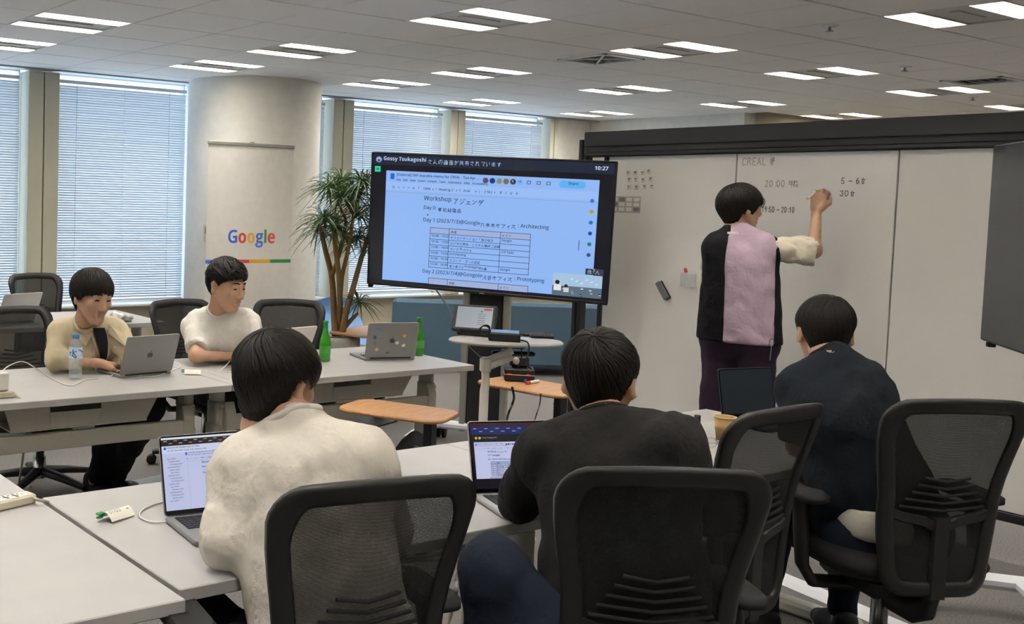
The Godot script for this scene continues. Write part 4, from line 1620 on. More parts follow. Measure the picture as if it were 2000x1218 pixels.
func make_chair(label: String) -> Node3D:
	var t := thing("office_chair", label, "chair", Vector3.ZERO, 0.0, "black mesh office chairs")
	var st := S()
	# perimeter frame
	var o := outline(0.0)
	var i1 := outline(0.012)
	var i2 := outline(0.038)
	var i3 := outline(0.046)
	var rings := []
	var B := Vector3(0, 0, -0.012)
	for k in o.size():
		rings.append([back_at(o[k].x, o[k].y) + Vector3(0, 0, 0.008), back_at(o[k].x, o[k].y) + B * 0.5, back_at(i1[k].x, i1[k].y) + B, back_at(i2[k].x, i2[k].y) + B * 0.9, back_at(i3[k].x, i3[k].y) + B * 0.2, back_at(i2[k].x, i2[k].y) + Vector3(0, 0, 0.01)])
	rings.append(rings[0])
	loft(st, rings, false)
	obj("back_frame", st, M["chair_frame"], t)
	# stretched mesh
	st = S()
	st.set_smooth_group(0)
	var inner := outline(0.036)
	var rows := []
	for r in 25:
		var y := 0.445 + (0.96 - 0.445) * r / 24.0
		var xs := []
		for k in inner.size():
			var a: Vector2 = inner[k]
			var b: Vector2 = inner[(k + 1) % inner.size()]
			if (a.y <= y) != (b.y <= y):
				xs.append(lerpf(a.x, b.x, (y - a.y) / (b.y - a.y)))
		if xs.size() < 2:
			continue
		var lo := minf(xs[0], xs[1])
		var hi := maxf(xs[0], xs[1])
		var row := []
		for k in 13:
			row.append(back_at(lerpf(lo, hi, k / 12.0), y) + Vector3(0, 0, 0.002))
		rows.append(row)
	for r in rows.size() - 1:
		for k in 12:
			quad(st, rows[r][k], rows[r][k + 1], rows[r + 1][k + 1], rows[r + 1][k])
	obj("back_fabric", st, M["chair_mesh"], t)
	# waist bars and spine
	st = S()
	strip(st, [Vector2(-0.176, 0.662), Vector2(-0.12, 0.642), Vector2(-0.05, 0.63), Vector2(-0.012, 0.61)], 0.03, 0.02)
	strip(st, [Vector2(0.176, 0.662), Vector2(0.12, 0.642), Vector2(0.05, 0.63), Vector2(0.012, 0.61)], 0.03, 0.02)
	obj("waist_bar", st, M["chair_frame"], t)
	st = S()
	strip(st, [Vector2(0, 0.64), Vector2(0, 0.56), Vector2(0, 0.48), Vector2(0, 0.4)], 0.055, 0.03)
	tube(st, [Vector3(0, 0.41, -0.235), Vector3(0, 0.36, -0.22), Vector3(0, 0.33, -0.15), Vector3(0, 0.33, -0.05)], [0.03, 0.035, 0.04, 0.04], 8, true, false, 0.6)
	obj("spine", st, M["chair_frame"], t)
	# lumbar pad with raised ribs
	st = S()
	for k in 5:
		var line := []
		for q in 9:
			var f := q / 4.0 - 1.0
			line.append(back_at(f * (0.135 - 0.016 * k), 0.675 + 0.022 * k + 0.012 * (1 - absf(f)) * -1.0) + Vector3(0, 0, -0.006))
		tube(st, line, 0.0045, 5)
	obj("lumbar_pad", st, M["black_soft"], t)
	# seat
	st = S()
	var srings := []
	for k in [[0.44, 0.2], [0.425, 0.235], [0.455, 0.25], [0.485, 0.24], [0.492, 0.2]]:
		var ring := []
		for p in round_rect(k[1] * 2, k[1] * 1.96, 0.1, 5):
			ring.append(Vector3(p.x, k[0] - 0.03 * smoothstep(0.1, 0.25, p.y) + 0.015 * pow(p.x / 0.25, 2), p.y + 0.03))
		srings.append(ring)
	loft(st, srings)
	obj("seat", st, M["chair_seat"], t)
	st = S()
	box(st, Vector3(0, 0.39, 0.0), Vector3(0.26, 0.07, 0.3), 0.02)
	obj("tilt_box", st, M["black"], t)
	for s in [-1.0, 1.0]:
		st = S()
		var rr := []
		for k in [[0.635, 0.85], [0.645, 1.0], [0.66, 1.0], [0.668, 0.85]]:
			var ring := []
			for p in round_rect(0.095 * k[1], 0.26 * k[1], 0.04, 4):
				ring.append(Vector3(s * 0.29 + p.x, k[0] - 0.012 * p.y * p.y * 20.0, 0.02 + p.y))
			rr.append(ring)
		loft(st, rr)
		var pad_o := obj("armrest", st, M["black_soft"], t)
		st = S()
		tube(st, [Vector3(s * 0.29, 0.64, 0.0), Vector3(s * 0.295, 0.54, -0.02), Vector3(s * 0.29, 0.43, -0.03), Vector3(s * 0.25, 0.375, -0.02), Vector3(s * 0.1, 0.36, 0.0)], [0.03, 0.03, 0.027, 0.027, 0.027], 8, true, false, 0.7)
		obj("arm_post", st, M["chair_frame"], pad_o)
	st = S()
	lathe(st, [Vector2(0.026, 0.36), Vector2(0.026, 0.2), Vector2(0.034, 0.2), Vector2(0.036, 0.08)], 12)
	obj("gas_lift", st, M["chrome"], t)
	for k in 5:
		var a := TAU * k / 5.0 + 0.3
		var d := Vector3(sin(a), 0, cos(a))
		st = S()
		tube(st, [d * 0.02 + Vector3(0, 0.12, 0), d * 0.17 + Vector3(0, 0.1, 0), d * 0.31 + Vector3(0, 0.075, 0)], [0.034, 0.027, 0.02], 6, true, false, 0.8)
		var leg := obj("base_leg", st, M["black"], t)
		st = S()
		var side := d.cross(Vector3.UP)
		for s in [-1.0, 1.0]:
			lathe(st, [Vector2(0.0, -0.009), Vector2(0.026, -0.009), Vector2(0.0295, -0.005), Vector2(0.0295, 0.005), Vector2(0.026, 0.009), Vector2(0.0, 0.009)], 14, Transform3D(Basis(d, side, d.cross(side)), d * 0.315 + Vector3(0, 0.03, 0) + side * s * 0.014))
		obj("castor", st, M["black_soft"], leg)
	return t

# ---------- things on the desks
func apple_mark(h: float) -> PackedVector2Array:
	# a bitten round fruit
	var p := PackedVector2Array()
	for k in 28:
		var a := TAU * k / 28.0
		var r := 0.42 + 0.05 * cos(2 * a) - 0.06 * exp(-pow((a - PI / 2) / 0.35, 2)) - 0.03 * exp(-pow((a - PI * 1.5) / 0.3, 2))
		var q := Vector2(cos(a) * r * 0.92, sin(a) * r - 0.06)
		var bite := q - Vector2(0.5, 0.02)
		if bite.length() < 0.2:
			q = Vector2(0.5, 0.02) + bite.normalized() * 0.2
		p.append(q * h)
	return p
func laptop(at: Vector3, turn: float, label: String, o: Dictionary) -> Node3D:
	# hinge at the origin, user at +z
	var t := thing("laptop", label, "laptop", at, turn)
	var w: float = o.get("w", 0.31)
	var d: float = o.get("d", 0.22)
	var lh: float = o.get("lh", 0.21)
	var body: Material = o.get("body", M["aluminium"])
	var st := S()
	prism(st, round_rect(w, d, 0.012, 4), 0.001, 0.014, Transform3D(Basis(Vector3.RIGHT, -PI / 2), Vector3(0, 0, d / 2)), 0.003)
	var base := obj("base", st, body, t)
	if o.get("keys", true):
		st = S()
		box(st, Vector3(0, 0.0142, d * 0.32), Vector3(w * 0.86, 0.0012, d * 0.44))
		obj("keyboard_well", st, M["keys"], base)
		st = S()
		for r in 6:
			for k in 14:
				box(st, Vector3(-w * 0.4 + w * 0.8 * k / 13.0, 0.0155, d * 0.13 + d * 0.38 * r / 5.0), Vector3(w * 0.051, 0.0014, d * 0.062), 0.0006)
		var ks := obj("keys", st, M["keys"], base)
		ks.set_meta("kind", "stuff")
		st = S()
		box(st, Vector3(0, 0.0143, d * 0.77), Vector3(w * 0.38, 0.0006, d * 0.34))
		obj("trackpad", st, body, base)
	# lid in its own frame: x right, y up the lid, z towards the user
	var tilt: float = o.get("tilt", 0.33)
	var LB := Basis(Vector3.RIGHT, -tilt)
	var LT := Transform3D(LB, Vector3(0, 0.014, 0.004))
	st = S()
	prism(st, round_rect(w, lh, 0.01, 4), -0.003, 0.003, LT * Transform3D(Basis(), Vector3(0, lh / 2, 0)), 0.001)
	var lid := obj("lid", st, body, t)
	st = S()
	prism(st, round_rect(w - 0.004, lh - 0.004, 0.009, 4), 0.003, 0.0034, LT * Transform3D(Basis(), Vector3(0, lh / 2, 0)))
	obj("bezel", st, M["dark_glass"], lid)
	if o.has("screen"):
		var sw := w / 2 - 0.006
		var z := 0.0038
		obj("screen", uv_quad(LT * Vector3(-sw, lh - 0.006, z), LT * Vector3(sw, lh - 0.006, z), LT * Vector3(sw, 0.014, z), LT * Vector3(-sw, 0.014, z)), o.screen, lid)
	if o.get("logo", false):
		st = S()
		var lt := LT * Transform3D(Basis(Vector3.UP, PI), Vector3(0, lh * 0.5, -0.003))
		prism(st, apple_mark(0.036), 0.0, 0.0005, lt)
		var leaf := PackedVector2Array()
		for k in 8:
			var a := TAU * k / 8
			leaf.append((Vector2(cos(a) * 0.06, sin(a) * 0.13).rotated(-0.6) + Vector2(0.06, 0.5)) * 0.036)
		prism(st, leaf, 0.0, 0.0005, lt)
		obj("lid_mark", st, M["logo"], lid)
	for s in o.get("stickers", []):
		st = S()
		prism(st, round_rect(s[2], s[3], minf(s[2], s[3]) * 0.4, 3), 0.0, 0.0006, LT * Transform3D(Basis(Vector3.UP, PI), Vector3(-s[0], s[1], -0.003)) * Transform3D(Basis(Vector3.BACK, s[4]), Vector3.ZERO))
		obj("sticker", st, s[5], lid)
	st = S()
	tube(st, [Vector3(-w * 0.4, 0.013, 0.002), Vector3(w * 0.4, 0.013, 0.002)], 0.005, 8)
	obj("hinge", st, M["keys"], t)
	return t
func cable(pts: Array, r: float, m: Material, label: String, category := "cable") -> void:
	var st := S()
	tube(st, smooth_path(pts, 6), r, 6)
	var o := obj("cable", st, m)
	tag(o, label, category)
func bottle_green(at: Vector3, label: String) -> void:
	var t := thing("glass_bottle", label, "bottle", at, 0.0, "green glass bottles")
	var st := S()
	lathe(st, [Vector2(0.0, 0.002), Vector2(0.026, 0.0), Vector2(0.0305, 0.006), Vector2(0.0305, 0.1), Vector2(0.028, 0.12), Vector2(0.017, 0.15), Vector2(0.0135, 0.17), Vector2(0.0125, 0.205), Vector2(0.0145, 0.207), Vector2(0.0145, 0.216), Vector2(0.012, 0.217), Vector2(0.0095, 0.205), Vector2(0.0105, 0.17), Vector2(0.014, 0.15), Vector2(0.0255, 0.12), Vector2(0.0275, 0.1), Vector2(0.0275, 0.01), Vector2(0.0, 0.008)], 24)
	obj("glass", st, M["green_glass"], t)
	st = S()
	lathe(st, [Vector2(0.0307, 0.045), Vector2(0.0309, 0.046), Vector2(0.0309, 0.085), Vector2(0.0307, 0.086)], 24)
	var lm := mat("bottle_label", Color("4f9a3c"), 0.6)
	obj("label", st, lm, t)
func small_things() -> void:
	var st: SurfaceTool
	var t: Node3D
	# water bottle
	t = thing("water_bottle", "clear plastic water bottle with blue cap and printed label", "bottle", at_y(147, 739, DESK))
	st = S()
	lathe(st, [Vector2(0.0, 0.004), Vector2(0.026, 0.0), Vector2(0.0315, 0.008), Vector2(0.0305, 0.03), Vector2(0.0315, 0.045), Vector2(0.0305, 0.06), Vector2(0.0315, 0.075), Vector2(0.0315, 0.14), Vector2(0.028, 0.165), Vector2(0.016, 0.185), Vector2(0.0135, 0.19), Vector2(0.0135, 0.2)], 24)
	obj("shell", st, M["pet"], t)
	st = S()
	lathe(st, [Vector2(0.0, 0.005), Vector2(0.0255, 0.003), Vector2(0.03, 0.009), Vector2(0.0295, 0.075), Vector2(0.03, 0.09), Vector2(0.0, 0.09)], 24)
	obj("water", st, M["water"], t)
	st = S()
	lathe(st, [Vector2(0.0, 0.207), Vector2(0.0145, 0.206), Vector2(0.0155, 0.203), Vector2(0.0155, 0.187), Vector2(0.0, 0.187)], 20)
	obj("cap", st, M["cap_blue"], t)
	var im := Image.create(256, 96, false, Image.FORMAT_RGB8)
	im.fill(Color("cfdfeb"))
	for k in 20:
		disc(im, Vector2((k * 53) % 256, 20 + (k * 29) % 70), 5 + k % 4, Color("5e94cf"))
	for k in 3:
		for l in glyph_lines("水"):
			draw_line(im, Vector2(18 + k * 86, 14) + l[0] * 6.5, Vector2(18 + k * 86, 14) + l[1] * 6.5, 6, Color("1f59a6"))
	var lm := mat("water_label", Color.WHITE, 0.5)
	lm.albedo_texture = ImageTexture.create_from_image(im)
	st = S()
	st.set_smooth_group(0)
	for k in 28:
		for e in [[0, 0], [1, 0], [1, 1], [0, 0], [1, 1], [0, 1]]:
			var a: float = TAU * (k + e[0]) / 28.0
			st.set_uv(Vector2((k + e[0]) / 28.0, 1.0 - e[1]))
			st.add_vertex(Vector3(sin(a) * 0.0318, 0.095 + 0.055 * e[1], cos(a) * 0.0318))
	obj("printed_label", st, lm, t)
	bottle_green(at_y(634, 705, DESK), "green glass bottle standing in front of the empty chair")
	bottle_green(at_y(817, 694, DESK), "green glass bottle standing behind the stickered laptop")
	# paper cup
	t = thing("paper_cup", "brown paper cup on the desk beside the dark laptop", "cup", at_y(1414, 858, DESK))
	st = S()
	lathe(st, [Vector2(0.0, 0.006), Vector2(0.027, 0.006), Vector2(0.028, 0.0), Vector2(0.039, 0.086), Vector2(0.0365, 0.086), Vector2(0.027, 0.01), Vector2(0.0, 0.01)], 28)
	obj("wall", st, M["cup"], t)
	st = S()
	var ring := []
	for k in 28:
		ring.append(Vector3(cos(TAU * k / 28) * 0.0395, 0.0865, sin(TAU * k / 28) * 0.0395))
	tube(st, ring, 0.0022, 6, false, true)
	obj("rim", st, M["cup_rim"], t)
	# spectacles lying before the cup
	var g := at_y(1405, 876, DESK)
	t = thing("spectacles", "folded thin-rimmed spectacles lying before the paper cup", "glasses", g, -0.5)
	st = S()
	for s in [-1.0, 1.0]:
		var rg := []
		for k in 18:
			rg.append(Vector3(s * 0.034 + cos(TAU * k / 18) * 0.025, 0.022 + sin(TAU * k / 18) * 0.019, 0))
		tube(st, rg, 0.0014, 5, false, true)
		tube(st, [Vector3(s * 0.06, 0.025, 0), Vector3(s * 0.062, 0.02, -0.03), Vector3(-s * 0.03, 0.006, -0.05 - s * 0.006)], 0.0014, 5)
	tube(st, [Vector3(-0.009, 0.024, 0), Vector3(0, 0.027, 0.003), Vector3(0.009, 0.024, 0)], 0.0014, 5)
	obj("frame", st, M["aluminium"], t)
	# upright black strap
	t = thing("strap", "upright black perforated strap on the desk beside the dark laptop", "strap", at_y(1360, 856, DESK), 0.7)
	st = S()
	tube(st, [Vector3(-0.012, 0.002, 0), Vector3(-0.013, 0.05, 0), Vector3(-0.004, 0.088, 0), Vector3(0.006, 0.088, 0), Vector3(0.013, 0.05, 0), Vector3(0.012, 0.002, 0)], 0.011, 6, true, false, 0.25)
	obj("band", st, M["black"], t)
	for k in 6:
		st = S()
		lathe(st, [Vector2(0.0, 0.0), Vector2(0.0024, 0.0), Vector2(0.0024, 0.0006), Vector2(0.0, 0.0006)], 8, Transform3D(Basis(Vector3.BACK, PI / 2), Vector3(-0.0155, 0.018 + 0.011 * k, 0)))
		obj("hole", st, M["aluminium"], t)
	# visitor cards
	visitor_card(at_y(228, 1012, DESK), 0.35, 1.0, "white visitor card with green clip on the desk before the open laptop", true)
	visitor_card(at_y(376, 731, DESK), -0.5, 0.9, "white visitor card with green clip on the back row desk", false)
	# power strip on the near desk
	var a := at_y(-20, 998, DESK)
	var b := at_y(62, 979, DESK)
	t = thing("power_strip", "beige power strip with round-pin sockets on the near desk", "power strip", (a + b) / 2, atan2(-(b - a).z, (b - a).x))
	var L := (b - a).length()
	st = S()
	box(st, Vector3(0, 0.014, 0), Vector3(L, 0.026, 0.05), 0.005)
	obj("body", st, M["strip_beige"], t)
	for k in 3:
		st = S()
		var x := -L / 2 + 0.035 + k * (L - 0.06) / 2.6
		box(st, Vector3(x, 0.0275, 0), Vector3(0.036, 0.0015, 0.034), 0.0005)
		var sk := obj("socket", st, M["paper"], t)
		st = S()
		for s in [-1.0, 1.0]:
			box(st, Vector3(x + s * 0.007, 0.0284, 0.002), Vector3(0.0025, 0.0008, 0.011))
		box(st, Vector3(x, 0.0284, -0.009), Vector3(0.007, 0.0008, 0.004))
		obj("slot", st, M["slot"], sk)
	cable([b + Vector3(0, 0.014, 0), at_y(75, 976, DESK + 0.02), at_y(90, 979, DESK + 0.005), at_y(97, 990, DESK - 0.02), Vector3(1.11, 0.6, -2.72), Vector3(1.11, 0.2, -2.75), Vector3(1.15, 0.006, -2.85)], 0.0045, M["cable_beige"], "thick beige cord leaving the power strip between the desks", "cord")
	# socket block and white adapter hanging at the end of the back desk
	var k0 := at_y(6, 775, DESK + 0.003)
	t = thing("socket_block", "beige socket block at the edge of the back row desk", "socket", Vector3(k0.x, DESK, k0.z))
	st = S()
	box(st, Vector3(-0.02, 0.014, 0), Vector3(0.13, 0.026, 0.045), 0.004)
	obj("body", st, M["strip_beige"], t)
	t = thing("power_adapter", "white square power adapter plugged into the socket block", "adapter", Vector3(k0.x, DESK + 0.029, k0.z))
	st = S()
	box(st, Vector3(-0.02, 0.04, 0), Vector3(0.085, 0.078, 0.03), 0.006)
	obj("body", st, M["marker_white"], t)
	cable([Vector3(k0.x - 0.01, DESK + 0.106, k0.z), at_d(16, 715, 4.55), at_d(45, 706, 4.6), at_y(75, 722, DESK + 0.02), at_y(105, 740, DESK + 0.006), at_y(137, 753, DESK + 0.004), at_y(165, 742, DESK + 0.004), at_y(192, 738, DESK + 0.004)], 0.0022, M["cable_white"], "thin white charging cable looping from the white adapter")
	cable([Vector3(k0.x + 0.045, DESK + 0.014, k0.z), Vector3(k0.x + 0.07, DESK - 0.02, k0.z + 0.06), at_d(36, 800, 4.55), at_d(47, 840, 4.6), at_d(45, 890, 4.75), at_y(38, 950, 0.01), at_y(60, 950, 0.008)], 0.006, M["cable_beige"], "thick beige cord hanging from the socket block to the floor", "cord")
	# cable of the silver laptop on the back desk
	cable([at_y(215, 735, DESK + 0.004), at_y(238, 722, DESK + 0.02), at_y(262, 732, DESK + 0.004), at_y(300, 735, DESK + 0.004), at_y(340, 722, DESK + 0.004), at_y(352, 712, DESK + 0.01), at_y(330, 706, DESK + 0.004)], 0.0022, M["cable_white"], "white cable lying in front of the silver laptop")
	cable([at_y(362, 716, DESK + 0.004), at_y(390, 722, DESK + 0.003), at_y(420, 731, DESK + 0.003), at_y(447, 740, DESK + 0.003)], 0.0014, M["cable_white"], "thin pale cable lying across the seam of the back desks")
	cable([at_y(425, 728, DESK + 0.004), at_y(440, 715, DESK + 0.03), at_y(455, 700, DESK + 0.02), at_y(470, 708, DESK + 0.01), at_y(440, 726, DESK + 0.004), at_y(462, 722, DESK + 0.004)], 0.0022, M["cable_white"], "white cable in a loose loop beside the seated man in white")
	# cables on the near desks
	cable([at_y(331, 1016, DESK + 0.006), at_y(318, 1019, DESK + 0.006), at_y(292, 1018, DESK + 0.004), at_y(273, 1008, DESK + 0.004), at_y(278, 995, DESK + 0.004), at_y(300, 985, DESK + 0.004), at_y(322, 980, DESK + 0.004), at_y(350, 978, DESK + 0.004)], 0.0026, M["cable_white"], "white charging cable curling at the grey laptop")
	cable([at_y(760, 915, DESK + 0.004), at_y(780, 927, DESK + 0.004), at_y(798, 940, DESK + 0.004), at_y(830, 945, DESK + 0.003)], 0.0024, M["cable_white"], "white cable on the near desk beside the man in white")
	cable([at_y(822, 934, DESK + 0.004), at_y(836, 927, DESK + 0.01), at_y(855, 925, DESK + 0.01), at_y(890, 931, DESK + 0.005), at_y(921, 950, DESK + 0.006)], 0.0024, M["cable_white"], "white cable arching towards the laptop with the video call")
	cable([Vector3(1.72, 0.66, -2.05), at_d(888, 1090, 2.75), at_d(892, 1130, 2.75), at_d(888, 1165, 2.8), at_y(876, 1216, 0.02)], 0.007, M["cable_white"], "thick white cord hanging below the near desk", "cord")
	# snack bag on the far desk
	t = thing("snack_bag", "crumpled silver snack bag on the desk by the window", "bag", at_y(235, 628, DESK))
	var f := Field.new()
	f.k = 0.02
	f.noise = cloth_noise(9, 14.0)
	f.amp = 0.02
	f.egg(Vector3(0, 0.03, 0), Vector3(0.09, 0.035, 0.06))
	f.clips.append(Plane(Vector3.DOWN, -0.002))
	var ar := net_arrays()
	nets(f, 0.008, Vector3.ZERO, ar)
	mi("foil", net_mesh(ar), M["aluminium"], t)
func visitor_card(at: Vector3, turn: float, k: float, label: String, print_it: bool) -> void:
	var t := thing("visitor_card", label, "card", at, turn, "visitor cards")
	var st := S()
	var im := Image.create(160, 110, false, Image.FORMAT_RGB8)
	im.fill(Color("e9e4d8"))
	if print_it:
		put_text(im, 14, 86, 30, "07/03", Color("4a4a48"))
		put_text(im, 14, 48, 12, "VISITOR", Color("6a6a66"))
		draw_line(im, Vector2(132, 74), Vector2(140, 74), 7, Color("8a8a84"))
	var m := mat("visitor_card_%s" % print_it, Color.WHITE, 0.6)
	m.albedo_texture = ImageTexture.create_from_image(im)
	# card sprung into an arch
	st.set_smooth_group(0)
	for i in 8:
		for e in [[0, 0], [0, 1], [1, 1], [0, 0], [1, 1], [1, 0]]:
			var v: float = (i + e[1]) / 8.0
			st.set_uv(Vector2(e[0], v))
			st.add_vertex(Vector3((e[0] - 0.5) * 0.088, 0.002 + 0.024 * sin(PI * v * 0.92 + 0.1), (v - 0.5) * 0.052) * k)
	obj("card", st, m, t)
	st = S()
	box(st, Vector3(-0.05, 0.022, -0.012) * k, Vector3(0.022, 0.006, 0.014) * k, 0.002)
	box(st, Vector3(-0.052, 0.012, -0.012) * k, Vector3(0.018, 0.005, 0.012) * k, 0.002)
	tube(st, [Vector3(-0.044, 0.022, -0.012) * k, Vector3(-0.036, 0.016, -0.012) * k, Vector3(-0.044, 0.012, -0.012) * k], 0.003 * k, 6)
	obj("clip", st, M["g_green"], t)

# ---------- banner, plant, lounge furniture
func lounge() -> void:
	var st: SurfaceTool
	var bz := -7.62
	var a := at_z(407, 281, bz)
	var b := at_z(574, 288, bz)
	var w := b.x - a.x
	var cx := (a.x + b.x) / 2
	var top := (a.y + b.y) / 2
	var t := thing("banner_stand", "white roll-up banner with coloured lettering before the round column", "banner", Vector3(cx, 0, bz))
	st = S()
	box(st, Vector3(0, top / 2 + 0.04, 0), Vector3(w, top - 0.08, 0.003))
	var sheet := obj("sheet", st, M["banner"], t)
	st = S()
	box(st, Vector3(0, top + 0.008, 0), Vector3(w + 0.01, 0.03, 0.02), 0.004)
	box(st, Vector3(0, top + 0.026, 0), Vector3(0.04, 0.012, 0.016), 0.003)
	obj("top_rail", st, M["steel"], t)
	st = S()
	box(st, Vector3(0, 0.045, 0), Vector3(w + 0.04, 0.07, 0.14), 0.02)
	obj("cassette", st, M["steel"], t)
	st = S()
	tube(st, [Vector3(0, 0.05, -0.03), Vector3(0, top, -0.012)], 0.008, 8)
	obj("pole", st, M["steel"], t)
	var ls := at_z(443, 481, bz)
	var le := at_z(536, 482, bz)
	var word := "Google"
	var cols := ["g_blue", "g_red", "g_yellow", "g_blue", "g_green", "g_red"]
	var total := 0.0
	for ch in word:
		total += font.get_string_size(ch, HORIZONTAL_ALIGNMENT_LEFT, -1, 64).x
	var sc := (le.x - ls.x) / total
	var x := ls.x - cx
	for i in word.length():
		var tm := text_mesh(word[i], 64 * sc, bold, 0.0006)
		tm.horizontal_alignment = HORIZONTAL_ALIGNMENT_LEFT
		tm.vertical_alignment = VERTICAL_ALIGNMENT_BOTTOM
		var o := mi("letter", tm, M[cols[i]], sheet)
		o.position = Vector3(x, ls.y - 64 * sc * 0.06, 0.002)
		x += font.get_string_size(word[i], HORIZONTAL_ALIGNMENT_LEFT, -1, 64).x * sc
	var yl := at_z(490, 510, bz).y
	for i in 4:
		st = S()
		box(st, Vector3(-w / 2 + w * (i + 0.5) / 4.0, yl, 0.0018), Vector3(w / 4.0, 0.03, 0.0008))
		obj("colour_bar", st, M[["g_blue", "g_red", "g_yellow", "g_green"][i]], sheet)
	# thermostat on the column
	var th := at_z(380, 455, -8.2)
	var cc := Vector3(5.43, th.y, -8.46)
	var out := Vector3(th.x - cc.x, 0, th.z - cc.z).normalized()
	t = thing("thermostat", "small beige wall controller on the round column", "thermostat", cc + out * 0.632, atan2(out.x, out.z))
	st = S()
	box(st, Vector3.ZERO, Vector3(0.075, 0.15, 0.025), 0.004)
	obj("case", st, M["thermo"], t)
	st = S()
	box(st, Vector3(0, 0.02, 0.0125), Vector3(0.04, 0.06, 0.002))
	obj("display", st, M["thermo_dark"], t)
	plant()
	# blue upholstered bench seen from behind
	var p0 := at_y(768, 583, 0.68)
	var p1 := at_y(1180, 597, 0.68)
	var d := Vector3(p1.x - p0.x, 0, p1.z - p0.z)
	var len := d.length()
	var n := d.normalized().cross(Vector3.UP) * -1.0
	if n.dot(EYE - p0) > 0:
		n = -n
	t = thing("lounge_bench", "grey-blue upholstered bench with its back to the room", "bench", Vector3((p0.x + p1.x) / 2, 0, (p0.z + p1.z) / 2), atan2(n.x, n.z))
	st = S()
	box(st, Vector3(0, 0.38, 0.06), Vector3(len, 0.6, 0.13), 0.03)
	obj("backrest", st, M["blue_felt"], t)
	st = S()
	box(st, Vector3(0, 0.27, 0.38), Vector3(len - 0.02, 0.3, 0.5), 0.04)
	obj("seat", st, M["blue_felt"], t)
	for s in [-1.0, 1.0]:
		for q in [0.08, 0.55]:
			st = S()
			box(st, Vector3(s * (len / 2 - 0.08), 0.05, q), Vector3(0.04, 0.1, 0.04), 0.005)
			obj("leg", st, M["black"], t)
	# blue shell chair behind the tree
	var bc := at_d(668, 640, 8.7)
	t = thing("shell_chair", "light blue plastic chair behind the potted tree", "chair", Vector3(bc.x, 0, bc.z), -0.4)
	st = S()
	var rows := []
	for r in 9:
		var v := r / 8.0
		var row := []
		for k in 9:
			var u := k / 4.0 - 1.0
			var hw := lerpf(0.22, 0.17, v)
			row.append(Vector3(u * hw, lerpf(0.44, 0.78, pow(v, 1.4)) - 0.03 * u * u * v, lerpf(0.2, -0.24, minf(1.0, v * 1.3)) + 0.06 * u * u))
		rows.append(row)
	st.set_smooth_group(0)
	for r in 8:
		for k in 8:
			quad(st, rows[r][k], rows[r][k + 1], rows[r + 1][k + 1], rows[r + 1][k])
	obj("shell", st, M["blue_plastic"], t)
	for s in [[-1, -1], [1, -1], [1, 1], [-1, 1]]:
		st = S()
		tube(st, [Vector3(s[0] * 0.1, 0.5, s[1] * 0.08 - 0.02), Vector3(s[0] * 0.21, 0.0, s[1] * 0.2)], 0.012, 6)
		obj("leg", st, M["steel"], t)
func plant() -> void:
	var base := at_d(655, 668, 7.55)
	var t := thing("potted_tree", "tall slender-leaved dracaena tree in a pale round pot", "plant", Vector3(base.x, 0, base.z))
	var st := S()
	var ph := base.y + 0.05
	lathe(st, [Vector2(0.0, 0.0), Vector2(0.15, 0.0), Vector2(0.165, 0.02), Vector2(0.175, ph - 0.03), Vector2(0.172, ph), Vector2(0.155, ph), Vector2(0.15, ph - 0.04), Vector2(0.0, ph - 0.04)], 32)
	obj("pot", st, M["pot"], t)
	st = S()
	lathe(st, [Vector2(0.15, ph - 0.035), Vector2(0.08, ph - 0.02), Vector2(0.0, ph - 0.015)], 20)
	obj("soil", st, M["soil"], t)
	rng.seed = 21
	var D := 7.55
	var org := Vector3(base.x, 0, base.z)
	# trunks and branches traced at the tree's own distance
	var stems := [
		[[655, 655], [652, 600], [648, 540], [636, 490], [627, 450], 0.026],
		[[662, 655], [664, 600], [662, 540], [655, 480], [654, 440], 0.024],
		[[668, 655], [676, 610], [690, 560], [704, 510], [716, 470], 0.025],
		[[648, 540], [660, 505], [670, 470], [676, 430], 0.016],
		[[664, 600], [668, 540], [682, 480], [690, 420], 0.018],
		[[672, 640], [688, 622], [698, 612], 0.018],
		[[690, 560], [700, 585], [706, 600], 0.01],
	]
	var i := 0
	var tips := []
	for s in stems:
		var pts := []
		var r0: float = s[-1]
		var rad := []
		for k in s.size() - 1:
			pts.append(at_d(s[k][0], s[k][1], D + 0.06 * sin(i * 2.1 + k)) - org)
		var sm := smooth_path(pts, 4)
		for k in sm.size():
			rad.append(r0 * lerpf(1.0, 0.6, float(k) / sm.size()))
		st = S()
		tube(st, sm, rad, 9)
		obj("stem", st, M["bark"], t)
		tips.append(pts[-1])
		i += 1
	var heads := [[640, 432], [622, 448], [665, 385], [690, 375], [700, 420], [655, 446], [632, 425], [715, 360], [652, 362], [735, 400], [705, 352], [728, 440], [672, 462], [640, 368], [700, 466], [690, 400], [668, 356], [725, 480]]
	var nh := 0
	for h in heads:
		var c: Vector3 = at_d(h[0], h[1], D + rng.randf_range(-0.16, 0.16)) - org
		leaf_head(t, c, 50, 0.24)
		nh += 1
	leaf_head(t, at_d(702, 590, D - 0.05) - org, 36, 0.2)
	# side shoots that carry the leaf heads
	for h in heads:
		var c: Vector3 = at_d(h[0], h[1], D) - org
		var near: Vector3 = tips[0]
		for q in [0, 1, 2, 3, 4]:
			if (tips[q] - c).length() < (near - c).length():
				near = tips[q]
		st = S()
		tube(st, [near, near.lerp(c, 0.5) + Vector3(0, 0.03, 0), c], [0.011, 0.009, 0.006], 6)
		obj("shoot", st, M["bark"], t)
